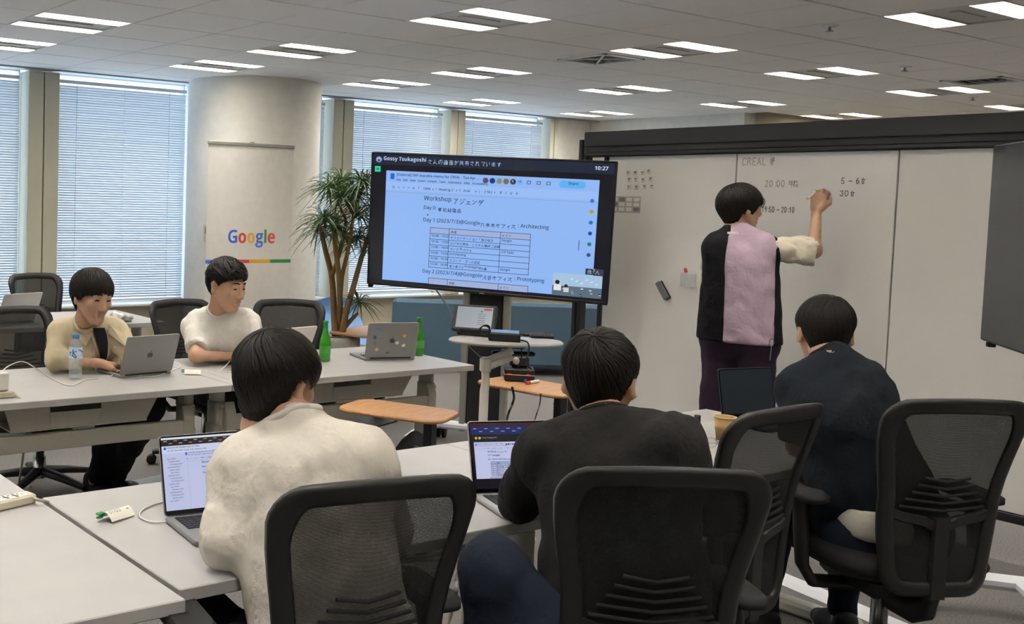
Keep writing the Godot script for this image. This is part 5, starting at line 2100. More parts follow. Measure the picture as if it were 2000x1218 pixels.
func leaf_head(t: Node3D, c: Vector3, n: int, len: float) -> void:
	var st := S()
	for k in n:
		var az := TAU * k * 0.618034 + rng.randf() * 0.3
		var el := rng.randf_range(-0.35, 1.25)
		var d := Vector3(cos(az) * cos(el), sin(el), sin(az) * cos(el))
		var L := len * rng.randf_range(0.65, 1.1)
		var side := d.cross(Vector3.UP).normalized()
		var w := rng.randf_range(0.0045, 0.007)
		var pts := []
		for s in 6:
			var u := s / 5.0
			pts.append(c + d * L * u + Vector3.DOWN * L * 0.55 * u * u)
		st.set_smooth_group(-1)
		for s in 5:
			var w0 := w * sin(PI * (0.15 + 0.85 * s / 5.0))
			var w1 := w * sin(PI * (0.15 + 0.85 * (s + 1) / 5.0))
			var dip := Vector3(0, -0.003, 0)
			quad(st, pts[s] - side * w0, pts[s] + dip, pts[s + 1] + dip, pts[s + 1] - side * w1)
			quad(st, pts[s] + dip, pts[s] + side * w0, pts[s + 1] + side * w1, pts[s + 1] + dip)
	var o := obj("leaves", st, M["leaf"], t)
	o.set_meta("kind", "stuff")

# ---------- little wooden laptop tables on a black foot
func wood_table(c: Vector3, turn: float, L: float, w: float, h: float, label: String) -> void:
	var t := thing("side_table", label, "table", Vector3(c.x, 0, c.z), turn, "little wooden side tables")
	var st := S()
	prism(st, round_rect(w, L, w * 0.28, 7), h - 0.017, h, Transform3D(Basis(Vector3.RIGHT, -PI / 2), Vector3.ZERO), 0.005)
	obj("top", st, M["wood"], t)
	st = S()
	box(st, Vector3(0, (h - 0.022) / 2 + 0.01, L * 0.3), Vector3(0.075, h - 0.042, 0.04), 0.006)
	obj("post", st, M["black"], t)
	st = S()
	prism(st, round_rect(w * 0.95, L * 0.85, w * 0.3, 6), 0.002, 0.014, Transform3D(Basis(Vector3.RIGHT, -PI / 2), Vector3(0, 0, -0.02)), 0.003)
	obj("foot_plate", st, M["black"], t)
func display() -> void:
	# large screen on a wheeled stand
	var c := Vector3(4.90, 1.445, -4.89)
	var yaw := deg_to_rad(-56.1)
	var t := thing("display_stand", "large flat screen with a shared document on a wheeled stand", "screen", Vector3(c.x, 0, c.z), yaw)
	var w := 1.53
	var h := 0.876
	var B := Basis(Vector3.RIGHT, deg_to_rad(5.04)) * Basis(Vector3.BACK, deg_to_rad(-1.72))
	var T := Transform3D(B, Vector3(0, c.y, 0))
	var st := S()
	box(st, T * Vector3(0, 0, -0.028), Vector3(w, h, 0.045), 0.008, B)
	box(st, T * Vector3(-w / 2 + 0.02, -h / 2 - 0.012, -0.02), Vector3(0.03, 0.02, 0.03), 0.003, B)
	var panel := obj("panel", st, M["black"], t)
	st = S()
	for s in [-1.0, 1.0]:
		box(st, T * Vector3(s * (w / 2 - 0.006), 0, 0), Vector3(0.012, h, 0.012), 0.002, B)
		box(st, T * Vector3(0, s * (h / 2 - 0.006) + (0.003 if s < 0 else 0.0), 0), Vector3(w - 0.02, 0.012 if s > 0 else 0.018, 0.012), 0.002, B)
	obj("bezel", st, M["black"], panel)
	var sx := w / 2 - 0.012
	var y1 := h / 2 - 0.012
	var y0 := -h / 2 + 0.018
	obj("screen", uv_quad(T * Vector3(-sx, y1, 0.001), T * Vector3(sx, y1, 0.001), T * Vector3(sx, y0, 0.001), T * Vector3(-sx, y0, 0.001)), screen_mat("display_screen", tv_picture(), 0.95 / EXPOSURE), panel)
	st = S()
	box(st, T * Vector3(0.0, -h / 2 + 0.005, 0.0065), Vector3(0.03, 0.006, 0.001), 0.0, B)
	obj("maker_mark", st, M["steel"], panel)
	st = S()
	box(st, Vector3(0, 0.75, -0.16), Vector3(0.21, 1.3, 0.05), 0.006)
	obj("column", st, M["black"], t)
	for s in [-1.0, 1.0]:
		st = S()
		box(st, Vector3(s * 0.13, 0.77, -0.16), Vector3(0.045, 1.36, 0.06), 0.008)
		obj("column_rail", st, M["steel"], t)
	st = S()
	box(st, Vector3(0, 1.4, -0.1), Vector3(0.5, 0.3, 0.08), 0.01)
	obj("mount", st, M["black"], t)
	st = S()
	box(st, Vector3(0, 0.12, -0.16), Vector3(0.62, 0.05, 0.08), 0.015)
	for s in [-1.0, 1.0]:
		tube(st, [Vector3(s * 0.29, 0.12, -0.3), Vector3(s * 0.31, 0.125, -0.1), Vector3(s * 0.35, 0.11, 0.2), Vector3(s * 0.37, 0.1, 0.32)], [0.04, 0.045, 0.042, 0.034], 8, true, false, 0.7)
	obj("base", st, M["white_frame"], t)
	for s in [-1.0, 1.0]:
		for z in [-0.3, 0.3]:
			castor(t, Vector3(s * (0.3 if z < 0 else 0.37), 0.0, z), 0.045)
	# cable from the screen to the little table
	cable([at_d(852, 566, 6.0), at_d(875, 600, 5.6), at_d(893, 640, 5.0), at_d(899, 648, 4.95)], 0.005, M["cable_black"], "black cable running down from the screen to the oval table")
func castor(par: Node3D, at: Vector3, r: float) -> void:
	var st := S()
	for s in [-1.0, 1.0]:
		lathe(st, [Vector2(0.0, -0.012), Vector2(r * 0.9, -0.012), Vector2(r, -0.006), Vector2(r, 0.006), Vector2(r * 0.9, 0.012), Vector2(0.0, 0.012)], 16, Transform3D(Basis(Vector3.BACK, PI / 2), at + Vector3(s * 0.02, r, 0)))
	box(st, at + Vector3(0, r * 2.0, 0), Vector3(0.05, r * 0.5, 0.05), 0.008)
	obj("castor", st, M["black_soft"], par)
func oval_table() -> void:
	var st := S()
	var D := 4.85
	var c := at_d(988, 663, D)
	var h := c.y
	var right := at_d(1098, 668, D) - at_d(876, 659, D)
	var turn := atan2(-right.z, right.x)
	var L := Vector2(right.x, right.z).length()
	var t := thing("oval_stand", "white oval laptop table on a folding arm and pole", "table", Vector3(c.x, 0, c.z), turn)
	var poly := PackedVector2Array()
	for k in 40:
		var a := TAU * k / 40.0
		poly.append(Vector2(signf(cos(a)) * pow(absf(cos(a)), 0.8) * L / 2, sin(a) * 0.14))
	prism(st, poly, h - 0.018, h, Transform3D(Basis(Vector3.RIGHT, -PI / 2), Vector3.ZERO), 0.007)
	obj("top", st, M["desk"], t)
	st = S()
	box(st, Vector3(0.02, h - 0.035, -0.06), Vector3(0.16, 0.02, 0.07), 0.006)
	box(st, Vector3(0.05, h - 0.07, -0.06), Vector3(0.2, 0.022, 0.04), 0.008)
	obj("mounting_plate", st, M["black"], t)
	var Bi := Basis(Vector3.UP, -turn)
	var e0: Vector3 = Bi * (at_d(1000, 690, D) - Vector3(c.x, 0, c.z))
	var e1: Vector3 = Bi * (at_d(948, 712, D) - Vector3(c.x, 0, c.z))
	var e2: Vector3 = Bi * (at_d(944, 860, D) - Vector3(c.x, 0, c.z))
	st = S()
	for s in [-0.014, 0.014]:
		tube(st, [e0 + Vector3(0, s, 0), e1 + Vector3(0, s, 0)], 0.018, 6)
	box(st, e1, Vector3(0.045, 0.07, 0.05), 0.008)
	obj("arm", st, M["marker_white"], t)
	st = S()
	tube(st, [e1 + Vector3(0, -0.01, 0), Vector3(e1.x + 0.005, e1.y - 0.08, e1.z), Vector3(e1.x, e1.y - 0.12, e1.z), Vector3(e2.x, 0.05, e1.z)], [0.018, 0.019, 0.021, 0.021], 12)
	obj("pole", st, M["marker_white"], t)
	st = S()
	for k in 5:
		var a := TAU * k / 5.0
		tube(st, [Vector3(e2.x, 0.06, e1.z), Vector3(e2.x + cos(a) * 0.26, 0.045, e1.z + sin(a) * 0.26)], [0.026, 0.018], 6)
	obj("foot", st, M["marker_white"], t)
	var place := func(px: float, py: float) -> Vector3: return at_y(px, py, h)
	# control panel on a small stand
	var q: Vector3 = place.call(925, 655)
	t = thing("control_tablet", "tilted black touch panel with a lit screen on the oval table", "tablet", q, turn - 0.35)
	var im := Image.create(200, 130, false, Image.FORMAT_RGB8)
	im.fill(Color("c3ccd4"))
	im.fill_rect(Rect2i(150, 6, 44, 14), Color("cf5a62"))
	for k in 6:
		im.fill_rect(Rect2i(120, 40 + k * 13, 40, 4), Color("7e8894"))
	disc(im, Vector2(138, 26), 5, Color("4a5260"))
	var tb := Basis(Vector3.RIGHT, -0.62)
	var tt := Transform3D(tb, Vector3(0, 0.085, 0))
	st = S()
	box(st, tt * Vector3(0, 0, -0.012), Vector3(0.2, 0.14, 0.022), 0.006, tb)
	var bodyo := obj("case", st, M["black"], t)
	obj("screen", uv_quad(tt * Vector3(-0.082, 0.056, 0.0), tt * Vector3(0.082, 0.056, 0.0), tt * Vector3(0.082, -0.056, 0.0), tt * Vector3(-0.082, -0.056, 0.0)), screen_mat("tablet_screen", im, 0.5 / EXPOSURE), bodyo)
	st = S()
	box(st, Vector3(0, 0.012, -0.02), Vector3(0.15, 0.022, 0.09), 0.006)
	box(st, Vector3(0, 0.04, -0.03), Vector3(0.06, 0.05, 0.03), 0.006)
	obj("foot", st, M["black"], t)
	q = place.call(985, 664)
	t = thing("meeting_computer", "flat black box with pale blue top on the oval table", "computer", q, turn - 0.25)
	st = S()
	box(st, Vector3(0, 0.02, 0), Vector3(0.14, 0.038, 0.13), 0.006)
	obj("case", st, M["black"], t)
	st = S()
	box(st, Vector3(0, 0.0396, 0), Vector3(0.126, 0.001, 0.116))
	obj("lid_plate", st, mat("blue_plate", Color("6f86b0"), 0.3), t)
	for r in [[1040, 656, 0.2, "slim dark keyboard remote lying at the back of the oval table"], [1058, 660, -0.1, "short black remote control lying at the edge of the oval table"]]:
		q = place.call(r[0], r[1])
		t = thing("remote_control", r[3], "remote", q, turn + r[2])
		st = S()
		box(st, Vector3(0, 0.009, 0), Vector3(0.11, 0.016, 0.04), 0.006)
		obj("body", st, M["black"], t)
		st = S()
		for k in 6:
			for s in [-1.0, 1.0]:
				box(st, Vector3(-0.04 + 0.015 * k, 0.0175, s * 0.008), Vector3(0.009, 0.002, 0.009), 0.0008)
		var bt := obj("buttons", st, M["keys"], t)
		bt.set_meta("kind", "stuff")
	# coils of black leads between the boxes
	var P0 := at_d(940, 648, D)
	var loop := []
	for k in 30:
		var a := TAU * k / 10.0
		loop.append(at_d(945 + 10 * cos(a) + k * 0.15, 645 + 11 * sin(a) * (0.7 + 0.01 * k), D - 0.1))
	cable(loop, 0.0025, M["cable_black"], "coil of black leads hanging beside the tilted touch panel")
	cable([at_d(1000, 660, D), at_d(1010, 655, D - 0.05), at_d(1018, 680, D - 0.1), at_d(1018, 700, D - 0.1), at_d(1012, 716, D - 0.1)], 0.0035, M["cable_black"], "black lead running from the flat box down to the camera")
	cable([at_d(1002, 662, D - 0.05), at_d(1030, 668, D - 0.15), at_d(1032, 690, D - 0.15), at_d(1024, 708, D - 0.15), at_d(1038, 720, D - 0.1)], 0.0035, M["cable_black"], "black lead bowed below the right half of the oval table")
	cable([at_d(912, 668, D), at_d(920, 680, D), at_d(942, 700, D), at_d(950, 712, D)], 0.0025, M["cable_beige"], "thin grey lead under the left end of the oval table")
func board_wall() -> void:
	var X := 5.6
	var st := S()
	var t := thing("whiteboard_wall", "long mobile whiteboard wall under a black ribbed beam", "whiteboard", Vector3(X, 0, -3.0))
	var o := Vector3(X, 0, -3.0)
	var edges := [-4.53, -3.643, -2.767, -1.88, -1.0]
	var panels := []
	for k in 4:
		st = S()
		var z0: float = edges[k] + 0.004
		var z1: float = edges[k + 1] - 0.004
		box(st, Vector3(0.012, 1.07, (z0 + z1) / 2) - Vector3(0, 0, o.z), Vector3(0.024, 1.686, z1 - z0), 0.002)
		panels.append(obj("board_panel", st, M["board"], t))
	st = S()
	box(st, Vector3(0.03, 1.07, -2.765) - Vector3(0, 0, o.z), Vector3(0.02, 1.7, 3.5))
	obj("back_board", st, M["black"], t)
	# beam of three boards with shadow gaps
	for k in [[2.018, 0.1, 0.0], [1.955, 0.05, 0.012], [1.922, 0.028, 0.0]]:
		st = S()
		box(st, Vector3(0.01 + k[2], k[0], -2.7 - o.z), Vector3(0.1 - k[2], k[1] - 0.006, 4.0), 0.004)
		obj("beam", st, M["beam"], t)
	st = S()
	box(st, Vector3(0.02, 1.985, -2.7 - o.z), Vector3(0.07, 0.16, 3.98))
	obj("beam_core", st, M["black"], t)
	for z in [-4.75, -4.71]:
		st = S()
		box(st, Vector3(0.02, 1.01, z - o.z), Vector3(0.06, 2.02, 0.03), 0.004)
		obj("post", st, M["beam"], t)
	st = S()
	box(st, Vector3(0.0, 1.06, -4.545 - o.z), Vector3(0.03, 1.74, 0.02), 0.003)
	box(st, Vector3(0.0, 1.85, -4.575 - o.z), Vector3(0.03, 0.05, 0.02), 0.003)
	obj("edge_profile", st, M["beam"], t)
	st = S()
	box(st, Vector3(0.01, 0.204, -2.765 - o.z), Vector3(0.05, 0.044, 3.53), 0.004)
	obj("bottom_rail", st, M["black"], t)
	for z in [-4.6, -2.77, -0.95]:
		st = S()
		box(st, Vector3(0.0, 0.1, z - o.z), Vector3(0.6, 0.05, 0.06), 0.01)
		box(st, Vector3(0.02, 0.155, z - o.z), Vector3(0.05, 0.07, 0.05))
		var ft := obj("foot", st, M["steel"], t)
		for s in [-1.0, 1.0]:
			castor(ft, Vector3(s * 0.26, 0, z - o.z), 0.036)
	# handwriting, as ink on the second panel
	var pin := func(px: float, py: float) -> Vector3: return at_x(px, py, X - 0.0008) - o
	var R := Vector3(0, 0, 1)
	var Dn := Vector3(0, -1, 0)
	var lines := [["CREAL 様", 1450, 307, 0.05, "ink_pale", 0.69], ["20:00 等始", 1494, 351, 0.042, "ink_pale", 0.74], ["19:50 ~ 20:10", 1488, 402, 0.036, "ink", 0.55], ["5 ~ 6台", 1643, 346, 0.036, "ink", 0.78], ["30台", 1640, 371, 0.034, "ink", 0.9]]
	for l in lines:
		st = S()
		scribble(st, l[0], pin.call(l[1], l[2]), R, Dn, l[3], 0.0036, l[5])
		obj("handwriting", st, M[l[4]], panels[1])
	st = S()
	var cz: Vector3 = pin.call(1488, 395)
	var prev := cz + Vector3(0, 0.02, 0)
	for k in range(1, 13):
		var a := TAU * k / 12.0
		var nx := cz + Vector3(0, cos(a) * 0.026, sin(a) * 0.018)
		if k > 1:
			ink_line(st, prev, nx, 0.005, R.cross(Dn))
		prev = nx
	obj("handwriting", st, M["ink"], panels[1])
	# small picture magnets in three rows
	var cells := [[1227, 337], [1241, 337], [1255, 337], [1267, 334], [1229, 350], [1242, 350], [1256, 351], [1271, 349], [1228, 365], [1243, 365], [1259, 364], [1273, 363]]
	var k := 0
	for c in cells:
		var p := at_x(c[0], c[1], X)
		var m := thing("picture_magnet", "small white picture magnet in a block of rows on the whiteboard", "magnet", p, 0.0, "picture magnets on the whiteboard")
		var tz := 0.06 * sin(k * 3.7)
		var mb := Basis(Vector3.RIGHT, tz)
		st = S()
		box(st, Vector3(-0.0015, 0, 0), Vector3(0.003, 0.03, 0.028), 0.0008, mb)
		obj("tile", st, M["paper"], m)
		st = S()
		prism(st, [round_rect(0.013, 0.013, 0.006, 3), round_rect(0.015, 0.011, 0.002, 2), round_rect(0.016, 0.008, 0.004, 2)][k % 3], 0.003, 0.0034, Transform3D(mb * Basis(Vector3.UP, -PI / 2), Vector3(0, 0.002, 0)))
		prism(st, round_rect(0.018, 0.0025, 0.001, 1), 0.003, 0.0034, Transform3D(mb * Basis(Vector3.UP, -PI / 2), Vector3(0, -0.011, 0)))
		obj("picture", st, M["paper_print"], m)
		k += 1
	# printed grid sheet, partly behind the screen
	var g0 := at_x(1196, 383, X)
	var g1 := at_x(1250, 416, X)
	var gm := thing("grid_sheet", "printed grid sheet on the whiteboard beside the screen", "sheet", Vector3(X, (g0.y + g1.y) / 2, (g0.z + g1.z) / 2))
	var gw := absf(g1.z - g0.z) + 0.06
	var gh := absf(g0.y - g1.y)
	st = S()
	box(st, Vector3(-0.001, 0, -0.03), Vector3(0.002, gh, gw), 0.0005)
	obj("sheet", st, mat("sheet_grey", Color("b5b1aa"), 0.7), gm)
	for r in 3:
		for c in 5:
			st = S()
			box(st, Vector3(-0.0023, gh * (0.31 - 0.3 * r), -0.03 - gw / 2 + gw * (c + 0.5) / 5.0), Vector3(0.001, gh * 0.23, gw * 0.15))
			obj("cell", st, M["paper"] if (r * 5 + c) % 4 != 2 else M["paper_print"], gm)
	# eraser
	var e := at_x(1298, 567, X)
	var em := thing("board_eraser", "grey board eraser stuck aslant on the whiteboard", "eraser", e)
	var eb := Basis(Vector3.RIGHT, 0.95)
	st = S()
	box(st, Vector3(-0.022, 0, 0), Vector3(0.024, 0.035, 0.12), 0.005, eb)
	obj("grip", st, mat("eraser_grey", Color("73757c"), 0.6), em)
	st = S()
	box(st, Vector3(-0.005, 0, 0), Vector3(0.01, 0.035, 0.12), 0.002, eb)
	obj("felt", st, M["black_soft"], em)
	# clear pocket with a red marker
	var p := at_x(1349, 547, X)
	var pm := thing("pen_pocket", "clear plastic pen pocket on the whiteboard", "pen holder", p)
	st = S()
	for s in [-1.0, 1.0]:
		box(st, Vector3(-0.025, 0, s * 0.034), Vector3(0.05, 0.08, 0.003))
	box(st, Vector3(-0.05, 0, 0), Vector3(0.003, 0.08, 0.068))
	box(st, Vector3(-0.025, -0.04, 0), Vector3(0.05, 0.003, 0.068))
	obj("pocket", st, M["pane"], pm)
	for y in [-0.04, 0.042]:
		st = S()
		box(st, Vector3(-0.051, y, 0), Vector3(0.004, 0.003, 0.072))
		obj("pocket_edge", st, M["marker_white"], pm)
	var mk := thing("marker_pen", "white marker pen with red cap in the clear pocket", "marker", p + Vector3(-0.028, -0.035, 0.012))
	var up := Vector3(0, 1, -0.32).normalized()
	st = S()
	tube(st, [Vector3.ZERO, up * 0.085], 0.008, 10)
	obj("barrel", st, M["marker_white"], mk)
	st = S()
	tube(st, [up * 0.083, up * 0.11], [0.0095, 0.008], 10)
	obj("cap", st, M["red"], mk)
func display_off() -> void:
	# switched-off second screen at the right, seen along its face
	var p := Vector3(5.08, 0, -2.13)
	var d := Vector3(-0.775, 0, 0.632).normalized()
	var n := Vector3(-d.z, 0, d.x)
	if n.dot(EYE - p) < 0:
		n = -n
	var B := Basis(d, Vector3.UP, d.cross(Vector3.UP))
	var t := thing("dark_display", "switched-off dark screen on a wheeled stand before the whiteboard", "screen", p)
	var st := S()
	var y0 := 1.06
	var y1 := 1.885
	var w := 1.45
	box(st, d * w / 2 + Vector3(0, (y0 + y1) / 2, 0) - n * 0.02, Vector3(w, y1 - y0, 0.045), 0.006, B)
	box(st, d * 0.06 + Vector3(0, y0 - 0.012, 0) - n * 0.02, Vector3(0.03, 0.02, 0.03), 0.003, B)
	var pan := obj("panel", st, M["black"], t)
	st = S()
	box(st, d * w / 2 + Vector3(0, (y0 + y1) / 2, 0) + n * 0.0035, Vector3(w - 0.02, y1 - y0 - 0.02, 0.002), 0.0, B)
	obj("screen", st, mat("screen_off", Color("2b2d31"), 0.3), pan)
	st = S()
	box(st, d * w / 2 + Vector3(0, 0.75, 0) - n * 0.1, Vector3(0.2, 1.3, 0.06), 0.006, B)
	obj("column", st, M["black"], t)
	st = S()
	for s in [0.36, 1.1]:
		box(st, d * s + Vector3(0, 0.13, 0) + n * 0.02, Vector3(0.06, 0.06, 0.72), 0.02, B)
	box(st, d * w / 2 + Vector3(0, 0.13, 0) - n * 0.1, Vector3(0.75, 0.06, 0.08), 0.02, B)
	obj("base", st, M["white_frame"], t)
	for s in [0.36, 1.1]:
		for q in [-0.3, 0.3]:
			castor(t, d * s + n * q, 0.045)
func meeting_cart() -> void:
	# black boxes and pens on the wooden table below the screen
	var h := 0.62
	var q := at_y(1013, 742, h)
	var t := thing("camera_hub", "black box with a white line and two red lights on the wooden table", "box", q, -0.75)
	var st := S()
	box(st, Vector3(0, 0.036, 0), Vector3(0.16, 0.068, 0.13), 0.006)
	obj("case", st, M["black"], t)
	st = S()
	box(st, Vector3(0, 0.038, 0.0655), Vector3(0.162, 0.003, 0.001))
	box(st, Vector3(0.0805, 0.038, 0), Vector3(0.001, 0.003, 0.13))
	box(st, Vector3(-0.0805, 0.038, 0), Vector3(0.001, 0.003, 0.13))
	obj("white_line", st, M["marker_white"], t)
	for s in [-0.055, 0.045]:
		st = S()
		box(st, Vector3(s, 0.04, 0.0665), Vector3(0.016, 0.006, 0.0015), 0.0005)
		obj("red_light", st, M["red_led"], t)
	t = thing("camera", "small dark camera standing on the black box", "camera", q + Vector3(0, 0.071, 0), -0.75)
	st = S()
	box(st, Vector3(0, 0.035, 0), Vector3(0.1, 0.065, 0.06), 0.012)
	obj("housing", st, M["chair_frame"], t)
	st = S()
	lathe(st, [Vector2(0.0, 0.0), Vector2(0.016, 0.0), Vector2(0.019, -0.004), Vector2(0.019, -0.02)], 16, Transform3D(Basis(Vector3.RIGHT, PI / 2), Vector3(-0.02, 0.04, 0.05)))
	obj("lens", st, M["steel"], t)
	for m in [[1034, 747, "red", "red-capped white marker lying on the wooden table", 0.2], [1028, 743, "marker_blue", "blue-capped white marker lying on the wooden table", 0.5]]:
		q = at_y(m[0], m[1], h + 0.008)
		t = thing("marker_pen", m[3], "marker", q, m[4])
		st = S()
		tube(st, [Vector3(0.0, 0.001, 0), Vector3(0.09, 0.001, 0)], 0.008, 10)
		obj("barrel", st, M["marker_white"], t)
		st = S()
		tube(st, [Vector3(-0.032, 0.001, 0), Vector3(0.002, 0.001, 0)], 0.009, 10)
		obj("cap", st, M[m[2]], t)
	cable([at_d(1000, 755, 5.3), at_d(1004, 775, 5.3), at_d(1000, 790, 5.3), at_d(992, 810, 5.4), at_y(990, 826, 0.01)], 0.006, M["cable_black"], "knotted black cords hanging below the wooden table")
	cable([at_d(1056, 768, 5.2), at_d(1054, 790, 5.25), at_d(1046, 815, 5.3), at_y(1043, 830, 0.01)], 0.003, M["cable_black"], "single black cord hanging from the wooden table edge")
	cable([at_y(1082, 788, 0.01), at_y(1092, 785, 0.01), at_y(1105, 787, 0.01), at_y(1120, 790, 0.01), at_y(1100, 795, 0.01), at_y(1084, 796, 0.01)], 0.008, M["cable_red"], "red network cable lying on the floor by the whiteboard")
	# backpack below the wooden table
	var bp := at_d(812, 850, 5.55)
	t = thing("backpack", "black backpack with straps on the floor under the desk", "bag", Vector3(bp.x, 0, bp.z), 0.4)
	var f := Field.new()
	f.k = 0.05
	f.noise = cloth_noise(3, 6.0)
	f.amp = 0.02
	f.egg(Vector3(0, 0.19, 0), Vector3(0.15, 0.2, 0.1))
	f.cone(Vector3(-0.08, 0.1, 0.04), Vector3(0.08, 0.1, 0.04), 0.09, 0.09)
	f.clips.append(Plane(Vector3.DOWN, -0.002))
	var ar := net_arrays()
	nets(f, 0.016, Vector3.ZERO, ar)
	mi("bag", net_mesh(ar), M["black_soft"], t)
	st = S()
	tube(st, smooth_path([Vector3(-0.1, 0.34, 0.05), Vector3(-0.18, 0.28, 0.1), Vector3(-0.2, 0.16, 0.12), Vector3(-0.12, 0.05, 0.1)], 5), 0.018, 6, true, false, 0.3)
	obj("strap", st, M["black"], t)
	# flat silver box on the floor between the desk rows
	var fb := at_y(310, 940, 0.08)
	t = thing("floor_box", "flat silver box on the carpet behind the near desk", "box", Vector3(fb.x, 0, fb.z), 0.2)
	st = S()
	box(st, Vector3(0, 0.045, 0), Vector3(0.3, 0.07, 0.22), 0.008)
	obj("case", st, M["steel"], t)
	st = S()
	box(st, Vector3(0, 0.006, 0), Vector3(0.26, 0.01, 0.18))
	obj("foot", st, M["black"], t)
	# cable duct on the carpet below the near desks
	var s0 := at_y(1562, 1146, 0.0)
	var s1 := at_y(1700, 1204, 0.0)
	t = thing("floor_duct", "pale cable duct lying across the carpet under the right-hand chairs", "cable duct", (s0 + s1) / 2, atan2(-(s1 - s0).z, (s1 - s0).x))
	st = S()
	prism(st, PackedVector2Array([Vector2(-0.06, 0.002), Vector2(0.06, 0.002), Vector2(0.035, 0.02), Vector2(-0.035, 0.02)]), -0.5, 0.9, Transform3D(Basis(Vector3.UP, PI / 2), Vector3.ZERO), 0.002, false)
	obj("cover", st, M["white_frame"], t)

# ---------- who sits where
func head_basis(dx: float, dz: float, pitch: float, roll := 0.0, k := 1.04) -> Basis:
	return (Basis(Vector3.UP, atan2(dx, dz)) * Basis(Vector3.RIGHT, pitch) * Basis(Vector3.BACK, roll)).scaled_local(Vector3.ONE * k)
func seat_legs(J: Dictionary, f: Vector3, spread := 0.1) -> void:
	f = f.normalized()
	var left := Vector3.UP.cross(f)
	var P: Vector3 = J.pelvis
	for s in [["L", 1.0], ["R", -1.0]]:
		J["hip" + s[0]] = P + left * 0.09 * s[1] + Vector3(0, -0.02, 0)
		if not J.has("kn" + s[0]):
			J["kn" + s[0]] = P + left * (0.09 + spread) * s[1] + f * 0.4 + Vector3(0, -0.03, 0)
		if not J.has("an" + s[0]):
			var k: Vector3 = J["kn" + s[0]]
			J["an" + s[0]] = Vector3(k.x, 0.09, k.z) + f * 0.02
		if not J.has("toe" + s[0]):
			J["toe" + s[0]] = f + left * 0.15 * s[1]
func people() -> void:
	var J := {}
	var up := Vector3.UP
	# man in beige overshirt typing at the back desk
	J = {"head": at_d(180, 582, 5.1), "headB": head_basis(0.16, 0.98, 0.14, -0.06, 1.05), "neck": at_d(172, 636, 5.2), "chest": at_d(166, 690, 5.28), "pelvis": at_d(160, 765, 5.6),
		"shL": at_d(226, 650, 5.22), "shR": at_d(118, 652, 5.26), "elL": at_d(258, 703, 5.12), "elR": at_d(104, 702, 5.08), "wrL": at_y(268, 706, 0.772), "wrR": at_y(192, 709, 0.772)}
	seat_legs(J, Vector3(0.25, 0, 1), 0.06)
	J.knL = at_d(292, 790, 5.0)
	J.knR = J.pelvis + Vector3(0.02, -0.03, 0.38)
	J.anL = at_y(225, 935, 0.09)
	J.anR = at_y(185, 940, 0.09)
	J.toeL = Vector3(0.5, 0, 0.8)
	J.toeR = Vector3(0.1, 0, 1)
	J.handR = basis_along(at_y(240, 714, 0.745) - J.wrR, up)
	J.handR.x *= -1.0
	J.handL = basis_along(at_y(250, 716, 0.745) - J.wrL, up)
	J.curlR = [0.22, 0.25, 0.28, 0.3, 0.2]
	J.curlL = J.curlR
	var p := person("seated man in beige overshirt typing on a silver laptop", J, {"shirt": M["beige_shirt"], "trousers": M["trouser_black"], "head_cell": 0.0042, "hand_cell": 0.0045, "sleeve": 1.62, "sleeve_r": 0.056, "loose": 0.012, "folds": 0.01, "fold_freq": 8.0, "seed": 4, "band_r": 0.014, "sole": M["sole_grey"],
		"hair": {"seed": 5, "front": 0.044, "side": -0.005, "ear": 0.002, "tuck": 0.08, "nape": -0.08, "radii": Vector3(0.096, 0.103, 0.108), "crown": Vector3(0.05, 0.95, -0.3), "swirl": 0.1, "fringe": 0.02}})
	overshirt_front(p, J)
	# man in white tee at the back desk
	J = {"head": at_d(441, 562, 5.42), "headB": head_basis(0.3, 0.95, 0.1, -0.03, 1.05), "neck": at_d(428, 611, 5.5), "chest": at_d(430, 668, 5.58), "pelvis": at_d(436, 745, 6.0),
		"shL": at_d(482, 634, 5.5), "shR": at_d(382, 632, 5.55), "elL": at_d(512, 697, 5.42), "elR": at_d(382, 694, 5.4), "wrL": at_y(500, 698, 0.765), "wrR": at_y(458, 696, 0.765)}
	seat_legs(J, Vector3(0.1, 0, 1), 0.05)
	J.handR = basis_along(Vector3(0.8, -0.08, 0.5), up)
	J.handR.x *= -1.0
	J.handL = basis_along(Vector3(-0.2, -0.08, 0.9), up)
	person("seated man in white tee with short curly hair, looking down to one side", J, {"shirt": M["tee_bright"], "trousers": M["trouser_black"], "head_cell": 0.0042, "hand_cell": 0.005, "body_cell": 0.012, "sleeve": 0.8, "sleeve_r": 0.064, "loose": 0.014, "folds": 0.012, "seed": 9,
		"hair": {"seed": 8, "front": 0.062, "side": 0.012, "ear": 0.03, "tuck": 0.2, "thick": 1.5, "nape": -0.045, "radii": Vector3(0.086, 0.104, 0.104), "centre": Vector3(0, 0.046, -0.004), "mess": 0.16, "curl": 0.35, "swirl": 1.2, "crown": Vector3(0, 0.9, 0.1), "fringe": 0.006}})
	# man in white tee seen from behind
	J = {"head": at_d(541, 752, 2.58), "headB": head_basis(0.95, -0.3, 0.14, 0.1, 1.02), "neck": at_d(588, 834, 2.51), "chest": at_d(592, 950, 2.45), "pelvis": Vector3(1.41, 0.56, -1.8),
		"shL": at_d(468, 918, 2.52), "shR": at_d(716, 898, 2.4), "elL": at_y(440, 1056, 0.79), "elR": at_y(764, 1040, 0.785)}
	J.wrL = J.elL + Vector3(0.2, -0.02, -0.09)
	J.wrR = J.elR + Vector3(-0.1, -0.018, -0.21)
	seat_legs(J, Vector3(0.2, 0, -1), 0.08)
	J.handL = basis_along(Vector3(0.9, -0.06, -0.4), up)
	J.handR = basis_along(Vector3(-0.3, -0.06, -0.95), up)
	J.handR.x *= -1.0
